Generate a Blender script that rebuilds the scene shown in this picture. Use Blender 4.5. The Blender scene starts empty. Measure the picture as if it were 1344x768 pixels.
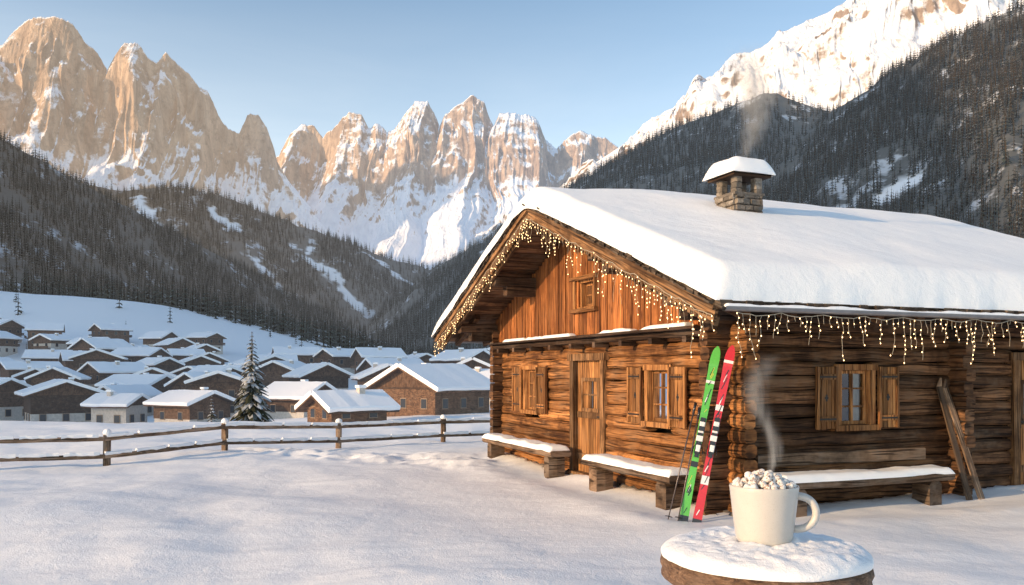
import bpy, math, random
import numpy as np
from mathutils import Vector, Matrix
random.seed(7); np.random.seed(7)
R=math.radians
scene=bpy.context.scene
# ---------------------------------------------------------------- noise
def _h(ix,iy,s):
    h=(ix.astype(np.int64)*374761393+iy.astype(np.int64)*668265263+s*1442695041)&0x7fffffff
    h=((h^(h>>13))*1274126177)&0x7fffffff
    h=((h^(h>>15))*2246822519)&0x7fffffff
    return (h^(h>>11))/float(0x7fffffff)
def vn(x,y,s=0):
    x=np.asarray(x,float);y=np.asarray(y,float)
    xi=np.floor(x);yi=np.floor(y);fx=x-xi;fy=y-yi
    fx=fx*fx*fx*(fx*(fx*6-15)+10);fy=fy*fy*fy*(fy*(fy*6-15)+10)
    xi=xi.astype(np.int64);yi=yi.astype(np.int64)
    a=_h(xi,yi,s)%1.0;b=_h(xi+1,yi,s)%1.0;c=_h(xi,yi+1,s)%1.0;d=_h(xi+1,yi+1,s)%1.0
    return (a*(1-fx)+b*fx)*(1-fy)+(c*(1-fx)+d*fx)*fy
def fbm(x,y,o=5,s=0,g=.5):
    t=0;a=1;n=0
    for i in range(o):
        t=t+a*vn(x*2**i+i*17.3,y*2**i+i*9.1,s+i);n+=a;a*=g
    return t/n
def ridged(x,y,o=5,s=0,g=.5):
    t=0;a=1;n=0
    for i in range(o):
        t=t+a*(1-np.abs(2*vn(x*2**i+i*13.7,y*2**i+i*5.3,s+i)-1));n+=a;a*=g
    return t/n
def sst(a,b,x):
    t=np.clip((x-a)/(b-a),0,1);return t*t*(3-2*t)
# ---------------------------------------------------------------- materials
def newmat(name):
    m=bpy.data.materials.new(name);m.use_nodes=True
    nt=m.node_tree;b=nt.nodes['Principled BSDF'];return m,nt,b
def N(nt,typ,**k):
    n=nt.nodes.new(typ)
    for a,v in k.items():
        if a=='inp':
            for kk,vv in v.items():
                if isinstance(vv,bpy.types.NodeSocket): nt.links.new(vv,n.inputs[kk])
                else: n.inputs[kk].default_value=vv
        else: setattr(n,a,v)
    return n
def M(nt,op,a,b=None,c=None,clamp=False):
    n=nt.nodes.new('ShaderNodeMath');n.operation=op;n.use_clamp=clamp
    for i,v in enumerate((a,b,c)):
        if v is None: continue
        if isinstance(v,bpy.types.NodeSocket): nt.links.new(v,n.inputs[i])
        else: n.inputs[i].default_value=v
    return n.outputs[0]
def mixc(nt,f,a,b,blend='MIX'):
    n=nt.nodes.new('ShaderNodeMix');n.data_type='RGBA';n.blend_type=blend
    for i,v in ((0,f),(6,a),(7,b)):
        if isinstance(v,bpy.types.NodeSocket): nt.links.new(v,n.inputs[i])
        else: n.inputs[i].default_value=v if i==0 else (*v,1)
    return n.outputs[2]
def ramp(nt,f,stops):
    n=nt.nodes.new('ShaderNodeValToRGB');e=n.color_ramp.elements
    while len(e)<len(stops): e.new(.5)
    for i,(p,c) in enumerate(stops):
        e[i].position=p;e[i].color=(*c,1) if isinstance(c,tuple) else (c,c,c,1)
    nt.links.new(f,n.inputs[0]);return n.outputs[0]
def noise(nt,vec,scale,detail=4,rough=.55,dist=0):
    n=N(nt,'ShaderNodeTexNoise',inp={'Scale':scale,'Detail':detail,'Roughness':rough,'Distortion':dist})
    if vec is not None: nt.links.new(vec,n.inputs['Vector'])
    return n.outputs[0]
def bump(nt,b,h,strength=.5,dist=.02):
    n=N(nt,'ShaderNodeBump',inp={'Strength':strength,'Distance':dist,'Height':h})
    nt.links.new(n.outputs[0],b.inputs['Normal']);return n.outputs[0]
def L(nt,a,b): nt.links.new(a,b)
def painted_haze(nt,b,k,pw=.7):
    # aerial perspective painted into the material as emission: grows with distance up the valley, warmer towards the sunny (west) side
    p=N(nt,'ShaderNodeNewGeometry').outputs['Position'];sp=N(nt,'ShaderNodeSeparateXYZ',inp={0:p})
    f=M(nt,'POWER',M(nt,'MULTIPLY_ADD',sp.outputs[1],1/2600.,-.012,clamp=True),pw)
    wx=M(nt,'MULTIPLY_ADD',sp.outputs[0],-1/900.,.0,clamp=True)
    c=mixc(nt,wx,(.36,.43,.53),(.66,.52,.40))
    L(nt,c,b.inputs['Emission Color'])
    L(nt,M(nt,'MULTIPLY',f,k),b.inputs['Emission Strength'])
def simple(name,col,rough=.6,metal=0,ns=30,var=.15,bmp=.1,coat=0,hz=0):
    m,nt,b=newmat(name)
    tc=N(nt,'ShaderNodeTexCoord').outputs['Object']
    f=noise(nt,tc,ns,2)
    f2=ramp(nt,f,[(.3,0.),(.7,1.)])
    c=mixc(nt,f2,tuple(x*(1-var) for x in col),tuple(min(1,x*(1+var)) for x in col))
    L(nt,c,b.inputs['Base Color']);b.inputs['Roughness'].default_value=rough;b.inputs['Metallic'].default_value=metal
    b.inputs['Coat Weight'].default_value=coat
    if bmp>.3: bump(nt,b,f,bmp,.01)
    if hz: painted_haze(nt,b,hz,.5)
    return m

def woodmat(name,dark,light,grey=.2,greycol=(.22,.18,.15),fv=13,fu=.9,tvar=1.0,weather=.7,hz=0):
    m,nt,b=newmat(name)
    uv=N(nt,'ShaderNodeUVMap',uv_map='uv').outputs[0]
    sp=N(nt,'ShaderNodeSeparateXYZ',inp={0:uv})
    rnd=N(nt,'ShaderNodeAttribute',attribute_name='rnd').outputs['Fac']
    obj=N(nt,'ShaderNodeTexCoord').outputs['Object']
    cb=N(nt,'ShaderNodeCombineXYZ',inp={0:M(nt,'MULTIPLY',sp.outputs[0],fu),1:M(nt,'MULTIPLY',sp.outputs[1],fv),2:M(nt,'MULTIPLY',rnd,91)})
    g=noise(nt,cb.outputs[0],1.0,4,.68,1.4)
    cb2=N(nt,'ShaderNodeCombineXYZ',inp={0:M(nt,'MULTIPLY',sp.outputs[0],1.4),1:M(nt,'MULTIPLY',sp.outputs[1],42),2:M(nt,'MULTIPLY',rnd,31)})
    g2=noise(nt,cb2.outputs[0],1.0,1,.5,.0)
    big=noise(nt,obj,1.6,4,.7)
    col=ramp(nt,g,[(.34,dark),(.46,tuple(a*.55+c*.45 for a,c in zip(dark,light))),(.60,light),(.72,tuple(min(1,c*1.25) for c in light))])
    tone=M(nt,'ADD',M(nt,'MULTIPLY',rnd,tvar),1-tvar/2-.05)
    tn=N(nt,'ShaderNodeCombineXYZ',inp={0:tone,1:tone,2:tone}).outputs[0]
    col=mixc(nt,1.0,col,tn,'MULTIPLY')
    col=mixc(nt,M(nt,'MULTIPLY',ramp(nt,big,[(.50,0.),(.66,1.)]),grey),col,greycol)
    col=mixc(nt,M(nt,'MULTIPLY',ramp(nt,big,[(.36,1.),(.50,0.)]),weather),col,tuple(x*.8 for x in dark))
    crack=ramp(nt,g2,[(.33,1.),(.43,0.)])
    col=mixc(nt,M(nt,'MULTIPLY',crack,.85),col,tuple(x*.3 for x in dark))
    vo=N(nt,'ShaderNodeTexVoronoi',inp={'Scale':1.0,'Vector':N(nt,'ShaderNodeCombineXYZ',inp={0:M(nt,'MULTIPLY',sp.outputs[0],2.0),1:M(nt,'MULTIPLY',sp.outputs[1],5.5),2:M(nt,'MULTIPLY',rnd,17)}).outputs[0]})
    knot=ramp(nt,vo.outputs[0],[(.06,1.),(.17,0.)])
    col=mixc(nt,M(nt,'MULTIPLY',knot,.75),col,tuple(x*.4 for x in dark))
    L(nt,col,b.inputs['Base Color']);b.inputs['Roughness'].default_value=.75
    b.inputs['Specular IOR Level'].default_value=.2
    if hz: painted_haze(nt,b,hz,.5)
    else: bump(nt,b,M(nt,'SUBTRACT',g,M(nt,'MULTIPLY',crack,.8)),.9,.018)
    return m
def snowmat(name,sc=1.0,tint=(.92,.93,.955),st=.4,hz=0):
    m,nt,b=newmat(name)
    tc=N(nt,'ShaderNodeNewGeometry').outputs['Position']
    a=noise(nt,tc,60*sc,1,.7);d=noise(nt,tc,4.0*sc,4,.62,.3)
    hh=M(nt,'ADD',M(nt,'MULTIPLY',a,.20),M(nt,'MULTIPLY',d,.75))
    spk=ramp(nt,a,[(.68,0.),(.76,1.)])
    c=mixc(nt,d,tuple(x*.97 for x in tint),tuple(min(.97,x*1.03) for x in tint))
    L(nt,mixc(nt,spk,c,(.98,.98,.98)),b.inputs['Base Color'])
    L(nt,M(nt,'SUBTRACT',.6,M(nt,'MULTIPLY',spk,.42)),b.inputs['Roughness']);b.inputs['Specular IOR Level'].default_value=.4
    bump(nt,b,hh,st,.05/sc)
    if hz: painted_haze(nt,b,hz,.5)
    return m

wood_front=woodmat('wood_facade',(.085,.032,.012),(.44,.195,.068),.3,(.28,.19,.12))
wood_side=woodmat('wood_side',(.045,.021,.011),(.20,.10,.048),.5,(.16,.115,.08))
wood_red=woodmat('wood_gable',(.14,.042,.014),(.46,.175,.055),.10,(.3,.18,.1),fv=16,tvar=.9,weather=.45)
wood_trim=woodmat('wood_trim',(.08,.038,.016),(.31,.165,.075),.3,(.26,.19,.13))
wood_shut=woodmat('wood_shutter',(.18,.07,.024),(.42,.20,.072),.12,weather=.35)
wood_dark=woodmat('wood_dark',(.04,.022,.014),(.13,.075,.045),.3,(.16,.13,.11))
wood_grey=woodmat('wood_grey',(.08,.05,.032),(.24,.155,.10),.5,(.26,.21,.17))
wood_fence=woodmat('wood_fence',(.10,.065,.045),(.30,.20,.13),.4,(.3,.27,.25))
shingle_m=woodmat('shingle',(.035,.026,.02),(.14,.10,.07),.5,(.17,.145,.12))
core_m=simple('interior_dark',(.018,.013,.01),.9)
snow=snowmat('snow_ground',1.0,st=.45,hz=.22)
snow_r=snowmat('snow_roof',1.2,(.925,.94,.965),.4)
snow_v=snowmat('snow_village',.3,(.90,.91,.94),.3,hz=.30)
snow_s=snowmat('snow_small',2.5)

# ---------------------------------------------------------------- mesh builder
class MB:
    def __init__(s): s.v=[];s.f=[];s.uv=[];s.r=[];s.m=[];s.sm=[]
    def face(s,idx,uvs,r,m,sm=False):
        s.f.append(idx);s.uv.append(uvs);s.r.append(r);s.m.append(m);s.sm.append(sm)
    def beam(s,p0,p1,w,h,up=(0,0,1),seg=1,jit=0,bev=.01,mat=0,rnd=None,w1=None,h1=None):
        p0=Vector(p0);p1=Vector(p1);ax=p1-p0;Ln=ax.length
        if Ln<1e-5:return
        ax=ax/Ln;up=Vector(up)
        sd=ax.cross(up)
        if sd.length<1e-4: sd=ax.cross(Vector((1,0,0)))
        sd.normalize();u2=sd.cross(ax).normalized()
        r=random.random() if rnd is None else rnd
        w1=w if w1 is None else w1;h1=h if h1 is None else h1
        b=len(s.v);ru=random.random()*50
        for i in range(seg+1):
            t=i/seg;W=(w+(w1-w)*t)/2;H=(h+(h1-h)*t)/2
            W+=random.uniform(-jit,jit);H+=random.uniform(-jit,jit)*.6
            ou=random.uniform(-jit,jit)*.6;os=random.uniform(-jit,jit)*.6
            bv=min(bev,W*.45,H*.45)
            if bev>0: cs=[(-W,-H+bv),(-W+bv,-H),(W-bv,-H),(W,-H+bv),(W,H-bv),(W-bv,H),(-W+bv,H),(-W,H-bv)]
            else: cs=[(-W,-H),(W,-H),(W,H),(-W,H)]
            c=p0+ax*(Ln*t)+sd*os+u2*ou
            for a,d in cs: s.v.append(tuple(c+sd*a+u2*d))
        n=len(cs);per=[0]
        for i in range(n):
            a=cs[i];d=cs[(i+1)%n];per.append(per[-1]+math.hypot(a[0]-d[0],a[1]-d[1]))
        for i in range(seg):
            for k in range(n):
                k2=(k+1)%n
                ua=ru+Ln*i/seg;ub=ru+Ln*(i+1)/seg
                s.face((b+i*n+k,b+i*n+k2,b+(i+1)*n+k2,b+(i+1)*n+k),((ua,per[k]+r*7),(ua,per[k+1]+r*7),(ub,per[k+1]+r*7),(ub,per[k]+r*7)),r,mat)
        s.face(tuple(b+k for k in reversed(range(n))),tuple((ru+cs[k][0]*2,cs[k][1]*.5) for k in reversed(range(n))),r*.8,mat)
        s.face(tuple(b+seg*n+k for k in range(n)),tuple((ru+cs[k][0]*2,cs[k][1]*.5) for k in range(n)),r*.8,mat)
    def tube(s,path,rad,n=8,mat=0,sm=True,cap=True,flat=1.0):
        path=[Vector(p) for p in path]
        if not hasattr(rad,'__len__'): rad=[rad]*len(path)
        b=len(s.v);r=random.random();ref=None
        for i,p in enumerate(path):
            t=(path[min(i+1,len(path)-1)]-path[max(i-1,0)]).normalized()
            if ref is None: ref=Vector((0,1,0)) if abs(t.y)<.9 else Vector((1,0,0))
            x=ref-t*ref.dot(t);x.normalize();ref=x;y=t.cross(x)
            for k in range(n):
                a=2*math.pi*k/n;s.v.append(tuple(p+(x*math.cos(a)*flat+y*math.sin(a))*rad[i]))
        for i in range(len(path)-1):
            for k in range(n):
                k2=(k+1)%n
                s.face((b+i*n+k,b+i*n+k2,b+(i+1)*n+k2,b+(i+1)*n+k),((i*.1,k*.03),(i*.1,(k+1)*.03),((i+1)*.1,(k+1)*.03),((i+1)*.1,k*.03)),r,mat,sm)
        if cap:
            s.face(tuple(b+k for k in reversed(range(n))),((0,0),)*n,r,mat)
            e=b+(len(path)-1)*n;s.face(tuple(e+k for k in range(n)),((0,0),)*n,r,mat)
    def lathe(s,prof,c=(0,0,0),n=48,mat=0,jit=0,sm=True,nf=None):
        b=len(s.v);r=random.random()
        for i,(rr,z) in enumerate(prof):
            for k in range(n):
                a=2*math.pi*k/n;q=rr*(1+(nf(a) if nf else 0))
                zz=z+(random.uniform(-jit,jit) if rr>0 else 0)
                s.v.append((c[0]+q*math.cos(a),c[1]+q*math.sin(a),c[2]+zz))
        for i in range(len(prof)-1):
            for k in range(n):
                k2=(k+1)%n
                s.face((b+i*n+k,b+i*n+k2,b+(i+1)*n+k2,b+(i+1)*n+k),((i*.05,k*.02),(i*.05,(k+1)*.02),((i+1)*.05,(k+1)*.02),((i+1)*.05,k*.02)),r,mat,sm)
    def blob(s,c,rx,ry,rz,n=6,m=4,mat=0,jit=0,rot=0):
        b=len(s.v);r=random.random()
        for i in range(m+1):
            ph=math.pi*i/m
            for k in range(n):
                a=2*math.pi*k/n+rot;q=1+random.uniform(-jit,jit)
                s.v.append((c[0]+rx*math.sin(ph)*math.cos(a)*q,c[1]+ry*math.sin(ph)*math.sin(a)*q,c[2]+rz*math.cos(ph)*q))
        for i in range(m):
            for k in range(n):
                k2=(k+1)%n
                s.face((b+(i+1)*n+k,b+(i+1)*n+k2,b+i*n+k2,b+i*n+k),((0,0),(.1,0),(.1,.1),(0,.1)),r,mat,True)
    def obj(s,name,mats,parent=None,loc=None,rotz=None):
        me=bpy.data.meshes.new(name);me.from_pydata(s.v,[],s.f);
        uvl=me.uv_layers.new(name='uv')
        fl=[c for u in s.uv for p in u for c in p];uvl.data.foreach_set('uv',fl)
        at=me.attributes.new('rnd','FLOAT','FACE');at.data.foreach_set('value',s.r)
        for m in mats: me.materials.append(m)
        me.polygons.foreach_set('material_index',s.m);me.polygons.foreach_set('use_smooth',s.sm)
        me.update()
        o=bpy.data.objects.new(name,me);scene.collection.objects.link(o)
        if parent: o.parent=parent
        if loc: o.location=loc
        if rotz is not None: o.rotation_euler[2]=rotz
        return o
def gridmesh(name,X,Y,Z,mats,smooth=True,parent=None):
    n,m=X.shape;me=bpy.data.meshes.new(name)
    co=np.stack([X,Y,Z],-1).reshape(-1,3).astype(np.float32)
    me.vertices.add(n*m);me.vertices.foreach_set('co',co.ravel())
    i,j=np.meshgrid(np.arange(n-1),np.arange(m-1),indexing='ij')
    a=(i*m+j).ravel();q=np.stack([a,a+m,a+m+1,a+1],-1).ravel().astype(np.int32)
    me.loops.add(len(q));me.loops.foreach_set('vertex_index',q)
    nf=len(a);me.polygons.add(nf);me.polygons.foreach_set('loop_start',np.arange(0,nf*4,4,dtype=np.int32))
    me.update(calc_edges=True);me.validate()
    me.polygons.foreach_set('use_smooth',np.full(nf,smooth))
    for mm in mats: me.materials.append(mm)
    o=bpy.data.objects.new(name,me);scene.collection.objects.link(o)
    if parent:o.parent=parent
    return o
def empty(name,loc=(0,0,0),rotz=0):
    o=bpy.data.objects.new(name,None);o.empty_display_size=.3;scene.collection.objects.link(o)
    o.location=loc;o.rotation_euler[2]=rotz;return o
def clus(a,b,r,n1,n2):
    ph=np.linspace(0,math.pi/2,n1)
    e=a+r*(1-np.cos(ph));m=np.linspace(a+r,b-r,n2)[1:-1];f=b-r*(1-np.cos(ph[::-1]))
    return np.concatenate([e,m,f]),np.concatenate([np.sin(ph),np.ones(n2-2),np.sin(ph[::-1])])
def snowpad(name,x0,x1,y0,y1,base,T,r,mat,parent=None,n1=8,n2=(60,20),amp=.03,fr=1.5,seed=3,ej=0.0):
    xs,ex=clus(x0,x1,r,n1,n2[0]);ys,ey=clus(y0,y1,r,n1,n2[1])
    X,Y=np.meshgrid(xs,ys,indexing='ij');E=ex[:,None]*ey[None,:]
    th=T(X,Y) if callable(T) else T
    Z=base(X,Y)+E*(th+amp*(fbm(X*fr,Y*fr,4,seed)-.5)*2)
    if ej>0:
        k=1-E
        X=X+k*ej*(fbm(X*3+5,Y*3,3,seed+5)-.5)*2;Y=Y+k*ej*(fbm(X*2+9,Y*2+4,3,seed+8)-.5)*2
    return gridmesh(name,X,Y,Z,[mat],parent=parent)

# ---------------------------------------------------------------- ground
def G0(x,y):
    x=np.asarray(x,float);y=np.asarray(y,float)
    V=np.interp(x,[-70,-10,40],[-7.6,-3.4,-3.0])
    z=sst(23,80,y)*V
    z=z+sst(135,270,y)*(1.0-V)
    H=np.interp(x,[-500,-254,-178,-103,-57,0],[48,42,35,16,1,0])
    z=z+sst(235,425,y)*H
    z=z+(fbm(x*.02,y*.02,3,11)-.5)*sst(60,200,y)*4
    m=.66*sst(6.6,1.5,y)*(1-sst(6,25,np.abs(x)))*(1-sst(0,30,-y)*.5)
    return z+m
def near(x,y):
    w=1-sst(60,140,np.hypot(x,y))
    w=w*(.45+.55*sst(5.0,9.5,np.hypot(x-4.2,y-14.5)))
    z=(fbm(x*.28,y*.28,3,21)-.5)*.36+(fbm(x*.8,y*.8,3,31)-.5)*.10
    z=z*sst(3,7,y)
    return z*w
ca,sa=.9283,.3719
CX,CY=2.6,10.15
def loc2(x,y):
    dx=x-CX;dy=y-CY;return dx*ca+dy*sa,-dx*sa+dy*ca
def axis(lo,hi,st,far_lo,far_hi,g=1.085):
    a=list(np.arange(lo,hi,st));d=st;x=a[-1]
    while x<far_hi: d=min(d*g,180);x+=d;a.append(x)
    d=st;x=lo;b=[]
    while x>far_lo: d=min(d*g,180);x-=d;b.append(x)
    return np.array(b[::-1]+a)
xs=axis(-13,16,.075,-6500,6500);ys=axis(4,25,.075,-3500,7000)
X,Y=np.meshgrid(xs,ys,indexing='ij')
Z=G0(X,Y)+near(X,Y)
rip=sst(.42,.6,fbm(X*.22+4,Y*.22,3,93))
Z+=.030*rip*(ridged(X*.7+Y*.3,Y*2.1-X*.45,3,91)-.6)*(1-sst(30,60,np.hypot(X,Y)))*sst(4,7,Y)
path=[(-5,18.4),(-3.2,17.3),(-1.9,16.6),(-.9,16.0)]
pd=np.full(X.shape,1e3)
for (ax_,ay_),(bx_,by_) in zip(path[:-1],path[1:]):
    vx,vy=bx_-ax_,by_-ay_;t=np.clip(((X-ax_)*vx+(Y-ay_)*vy)/(vx*vx+vy*vy),0,1)
    pd=np.minimum(pd,np.hypot(X-ax_-t*vx,Y-ay_-t*vy))
tr=(1-sst(.2,1.3,pd))
Z+=tr*((ridged(X*1.5,Y*1.5,4,5)-.60)*.28)
S_,T_=loc2(X,Y)
dout=np.maximum(np.maximum(-S_,S_-6.6),np.maximum(-T_,T_-7.7))
Z+=np.where(dout>0,.09*np.exp(-(dout/.35)**2)*(.2+fbm(X*1.5,Y*1.5,3,77)),0)
Z+=np.where(dout>0,(.045*np.exp(-((dout-1.15)/.35)**2)*(fbm(X*2.2,Y*2.2,4,70)+.2)),0)
inside=dout<-.15;Z=np.where(inside,-.06,Z)
snow_o=gridmesh('snow_ground',X,Y,Z,[snow])
def ground_z(x,y): return float(G0(x,y)+near(np.array(x),np.array(y)))

# ---------------------------------------------------------------- mountains (surveyed ridge nodes)
def node(p): 
    px,py,D=p;return ((px-672)/1113*D,D,1.7+(488-py)/1113*D)
def sweep(pts,n,nv,front,Lf,Lb,prof,jag=0,seed=0):
    P=np.array([node(p) for p in pts],float)
    d=np.r_[0,np.cumsum(np.hypot(np.diff(P[:,0]),np.diff(P[:,1])))]
    u=np.linspace(0,d[-1],n)
    x=np.interp(u,d,P[:,0]);y=np.interp(u,d,P[:,1]);z=np.interp(u,d,P[:,2])
    if jag: z=z+jag*(ridged(u/90.,u*0+seed,5,seed,.6)-.62)
    f=np.array(front,float);f/=np.hypot(*f)
    w=np.r_[-np.linspace(1,0,nv//4)[:-1]**1.5,np.linspace(0,1,nv)**1.25]
    U,W=np.meshgrid(u,w,indexing='ij')
    zr=z[:,None]+0*W;lf=Lf(zr)
    dist=np.where(W>=0,W*lf,W*Lb)
    XX=x[:,None]+f[0]*dist;YY=y[:,None]+f[1]*dist
    h=np.where(W>=0,prof(np.clip(W,0,1)),(1-np.abs(np.clip(W,-1,0)))**1.2)
    return U,W,zr,XX,YY,h,f
def rockmat(name,rock1,rock2,thr,hz,snowc=(.80,.82,.87),n1a=.55,n2a=.45,low=None):
    m,nt,b=newmat(name)
    ge=N(nt,'ShaderNodeNewGeometry');pos=ge.outputs['Position']
    nz=M(nt,'ABSOLUTE',N(nt,'ShaderNodeSeparateXYZ',inp={0:ge.outputs['Normal']}).outputs[2])
    n1=noise(nt,pos,.012,4,.65);n2=noise(nt,pos,.05,4,.7)
    mp=N(nt,'ShaderNodeMapping',inp={'Vector':pos,'Scale':(1,1,.22)}).outputs[0]
    str_=noise(nt,mp,.03,5,.7,.8)
    bnd=noise(nt,N(nt,'ShaderNodeMapping',inp={'Vector':pos,'Scale':(.15,.15,1.6)}).outputs[0],.03,3,.6)
    col=mixc(nt,ramp(nt,str_,[(.38,0.),(.62,1.)]),rock1,rock2)
    col=mixc(nt,M(nt,'MULTIPLY',ramp(nt,n2,[(.3,1.),(.5,0.)]),.6),col,tuple(x*.45 for x in rock1))
    s=M(nt,'ADD',nz,M(nt,'ADD',M(nt,'MULTIPLY',M(nt,'SUBTRACT',n1,.5),n1a),M(nt,'MULTIPLY',M(nt,'SUBTRACT',n2,.5),n2a)))
    s=M(nt,'ADD',s,M(nt,'MULTIPLY',M(nt,'SUBTRACT',bnd,.5),.35))
    if low:
        z=N(nt,'ShaderNodeSeparateXYZ',inp={0:pos}).outputs[2]
        s=M(nt,'ADD',s,M(nt,'MULTIPLY',M(nt,'SUBTRACT',low[0],z),low[1],clamp=True))
    mask=ramp(nt,s,[(thr-.06,0.),(thr+.12,1.)])
    col=mixc(nt,mask,col,snowc)
    L(nt,col,b.inputs['Base Color']);b.inputs['Roughness'].default_value=.9;b.inputs['Specular IOR Level'].default_value=.1
    bump(nt,b,str_,.6,18)
    painted_haze(nt,b,hz);return m
rockA=rockmat('dolomite_rock',(.24,.175,.135),(.47,.35,.26),.49,.38,n1a=.5,n2a=.8,low=(640,.0013),snowc=(.72,.75,.82))
rockS=rockmat('snow_peak',(.24,.18,.14),(.36,.27,.2),.32,.22,n1a=.8,n2a=.6,snowc=(.80,.81,.85))
def cliffprof(c,k,e=1.5):
    def f(w):
        a=1-(1-c)*(w/k)
        bb=c*(1-np.clip((w-k)/(1-k),0,1))**e
        return np.where(w<k,a,bb)
    return f
def rocky(name,pts,front,Lf,Lb,c,k,jag,seed,n,nv,mat,fl=55,zn=45,base=.35):
    U,W,zr,XX,YY,h,f=sweep(pts,n,nv,front,Lf,Lb,cliffprof(c,k),jag,seed)
    cl=np.exp(-(W/(k*1.6))**2)
    flute=(ridged(U/170.,W*3+seed,5,seed+3,.55)-.6)
    YY=YY+f[1]*flute*fl*2*np.where(W>0,np.clip(W/(k*.4),0,1),0)*(.2+.8*cl)
    XX=XX+(fbm(U/120.,W*9,4,seed+9)-.5)*fl*.8*np.clip(np.abs(W)/(k*.3),0,1)
    Zz=zr*h
    Zz=Zz+zn*(ridged(XX/110.,YY/70.,6,seed+5,.6)-.6)*(np.clip(W/(k*.15),0,1)*(base+cl))*np.clip(h*2,0,1)
    Zz=Zz+zn*1.2*flute*np.clip(W/k,0,1)*np.clip(h*1.6,0,1)
    return gridmesh(name,XX,YY,Zz-3,[mat])
A1=[(-260,90,2300),(-120,40,2300),(-60,66,2300),(-20,56,2300),(5,56,2280),(20,40,2270),(36,26,2260),(58,20,2258),(84,22,2260),(100,34,2270),(114,54,2280),(128,64,2290),(141,90,2300),(151,76,2300),(163,56,2300),(180,52,2310),(194,72,2320),(206,76,2330),(218,62,2340),(232,80,2350),(247,94,2360),(260,112,2370),(272,118,2380),(286,146,2400),(300,166,2410),(314,170,2420),(325,152,2430),(338,150,2440),(350,164,2450),(358,186,2460),(364,212,2470),(385,245,2480),(430,300,2500),(500,350,2500)]
rocky('dolomite_peaks',A1,(.12,-1),lambda z:300+z*.85,500,.60,.15,34,3,900,170,rockA,fl=85,zn=58,base=.12)
A2=[(300,240,2950),(340,215,2950),(366,200,2950),(380,175,2940),(398,160,2930),(412,164,2930),(424,180,2930),(436,170,2925),(446,158,2920),(458,146,2920),(474,148,2920),(484,166,2920),(496,158,2920),(508,172,2920),(518,166,2915),(530,148,2910),(545,130,2910),(561,132,2910),(571,152,2910),(577,166,2905),(584,150,2900),(600,134,2900),(618,124,2900),(635,130,2900),(643,154,2900),(648,166,2900),(656,150,2890),(674,145,2890),(692,150,2890),(706,160,2880),(716,184,2880),(730,192,2880),(744,178,2870),(762,172,2870),(780,176,2870),(794,180,2870),(812,192,2860),(830,215,2860),(900,240,2850),(1000,260,2850)]
rocky('dolomite_peaks',A2,(-.05,-1),lambda z:250+z*1.1,600,.68,.13,38,9,900,150,rockA,fl=75,zn=54,base=.12)
S1=[(640,300,2300),(760,228,2250),(800,200,2220),(850,162,2200),(900,128,2180),(940,98,2150),(970,74,2130),(1000,60,2110),(1020,46,2100),(1060,28,2080),(1100,6,2060),(1150,-25,2050),(1250,-70,2020),(1344,-45,2000),(1450,-90,1950),(1700,-120,1900)]
rocky('snow_peak',S1,(-.35,-1),lambda z:250+z*1.0,600,.8,.25,12,15,700,170,rockS,fl=90,zn=58)
def hillmat(name,hz):
    m,nt,b=newmat(name)
    pos=N(nt,'ShaderNodeNewGeometry').outputs['Position']
    n1=noise(nt,pos,.02,4,.65);n2=noise(nt,pos,.15,3,.6)
    col=mixc(nt,n2,(.05,.055,.045),(.12,.115,.11))
    col=mixc(nt,ramp(nt,n1,[(.57,0.),(.63,1.)]),col,(.5,.53,.58))
    at=N(nt,'ShaderNodeAttribute',attribute_name='clear').outputs['Fac']
    col=mixc(nt,at,col,(.82,.84,.88))
    L(nt,col,b.inputs['Base Color']);b.inputs['Roughness'].default_value=.95;b.inputs['Specular IOR Level'].default_value=.1
    painted_haze(nt,b,hz);return m
hill_m=hillmat('forest_floor',.33)
def hill(name,pts,front,Lf,Lb,seed,clears=(),n=260,nv=120,e=1.15,amp=.10):
    U,W,zr,XX,YY,h,f=sweep(pts,n,nv,front,Lf,Lb,lambda w:(1-w)**e,14,seed)
    Zz=zr*h+zr*amp*2*(ridged(U/260.,W*1.4+seed,4,seed)-.62)*np.sin(np.clip(np.abs(W),0,1)*math.pi)**.6
    Zz=Zz+zr*.05*(fbm(XX/60.,YY/60.,3,seed+2)-.5)*np.clip(W*6,0,1)
    C=np.zeros_like(Zz);un=U/U.max()
    jw=(fbm(un*22,W*9,4,seed+4)-.5)
    for (u0,w0,u1,w1,wd) in clears:
        vx,vy=u1-u0,w1-w0;uu=un+jw*.05;ww=W+.0
        t=np.clip(((uu-u0)*vx+(ww-w0)*vy)/(vx*vx+vy*vy+1e-9),0,1)
        dd=np.hypot(uu-u0-t*vx,(ww-w0-t*vy))+.03*(fbm(un*60,W*40,3,seed+14)-.5)
        C=np.maximum(C,1-sst(wd*.6,wd,dd))
    o=gridmesh(name,XX,YY,Zz-2,[hill_m])
    at=o.data.attributes.new('clear','FLOAT','POINT');at.data.foreach_set('value',C.ravel().astype(np.float32))
    return XX,YY,Zz-2,C
B=[(-350,60,640),(-200,95,740),(-100,130,820),(0,176,900),(100,235,970),(200,290,1050),(300,343,1150),(400,398,1250),(500,445,1400),(600,485,1500)]
hB=hill('forest_hill',B,(.3,-.95),lambda z:60+z*1.75,400,2)
B2=[(-100,205,1600),(60,232,1620),(150,250,1650),(230,244,1680),(290,254,1700),(340,274,1720),(420,304,1750),(500,337,1800),(560,352,1850),(620,395,1900),(700,455,1900)]
hB2=hill('forest_hill',B2,(.1,-1),lambda z:60+z*1.3,500,4,clears=[(.33,.08,.37,.30,.016),(.38,.3,.44,.6,.010),(.5,.28,.62,.62,.009),(.58,.12,.68,.45,.010),(.70,.05,.78,.25,.012),(.45,.1,.47,.2,.012)])
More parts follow.
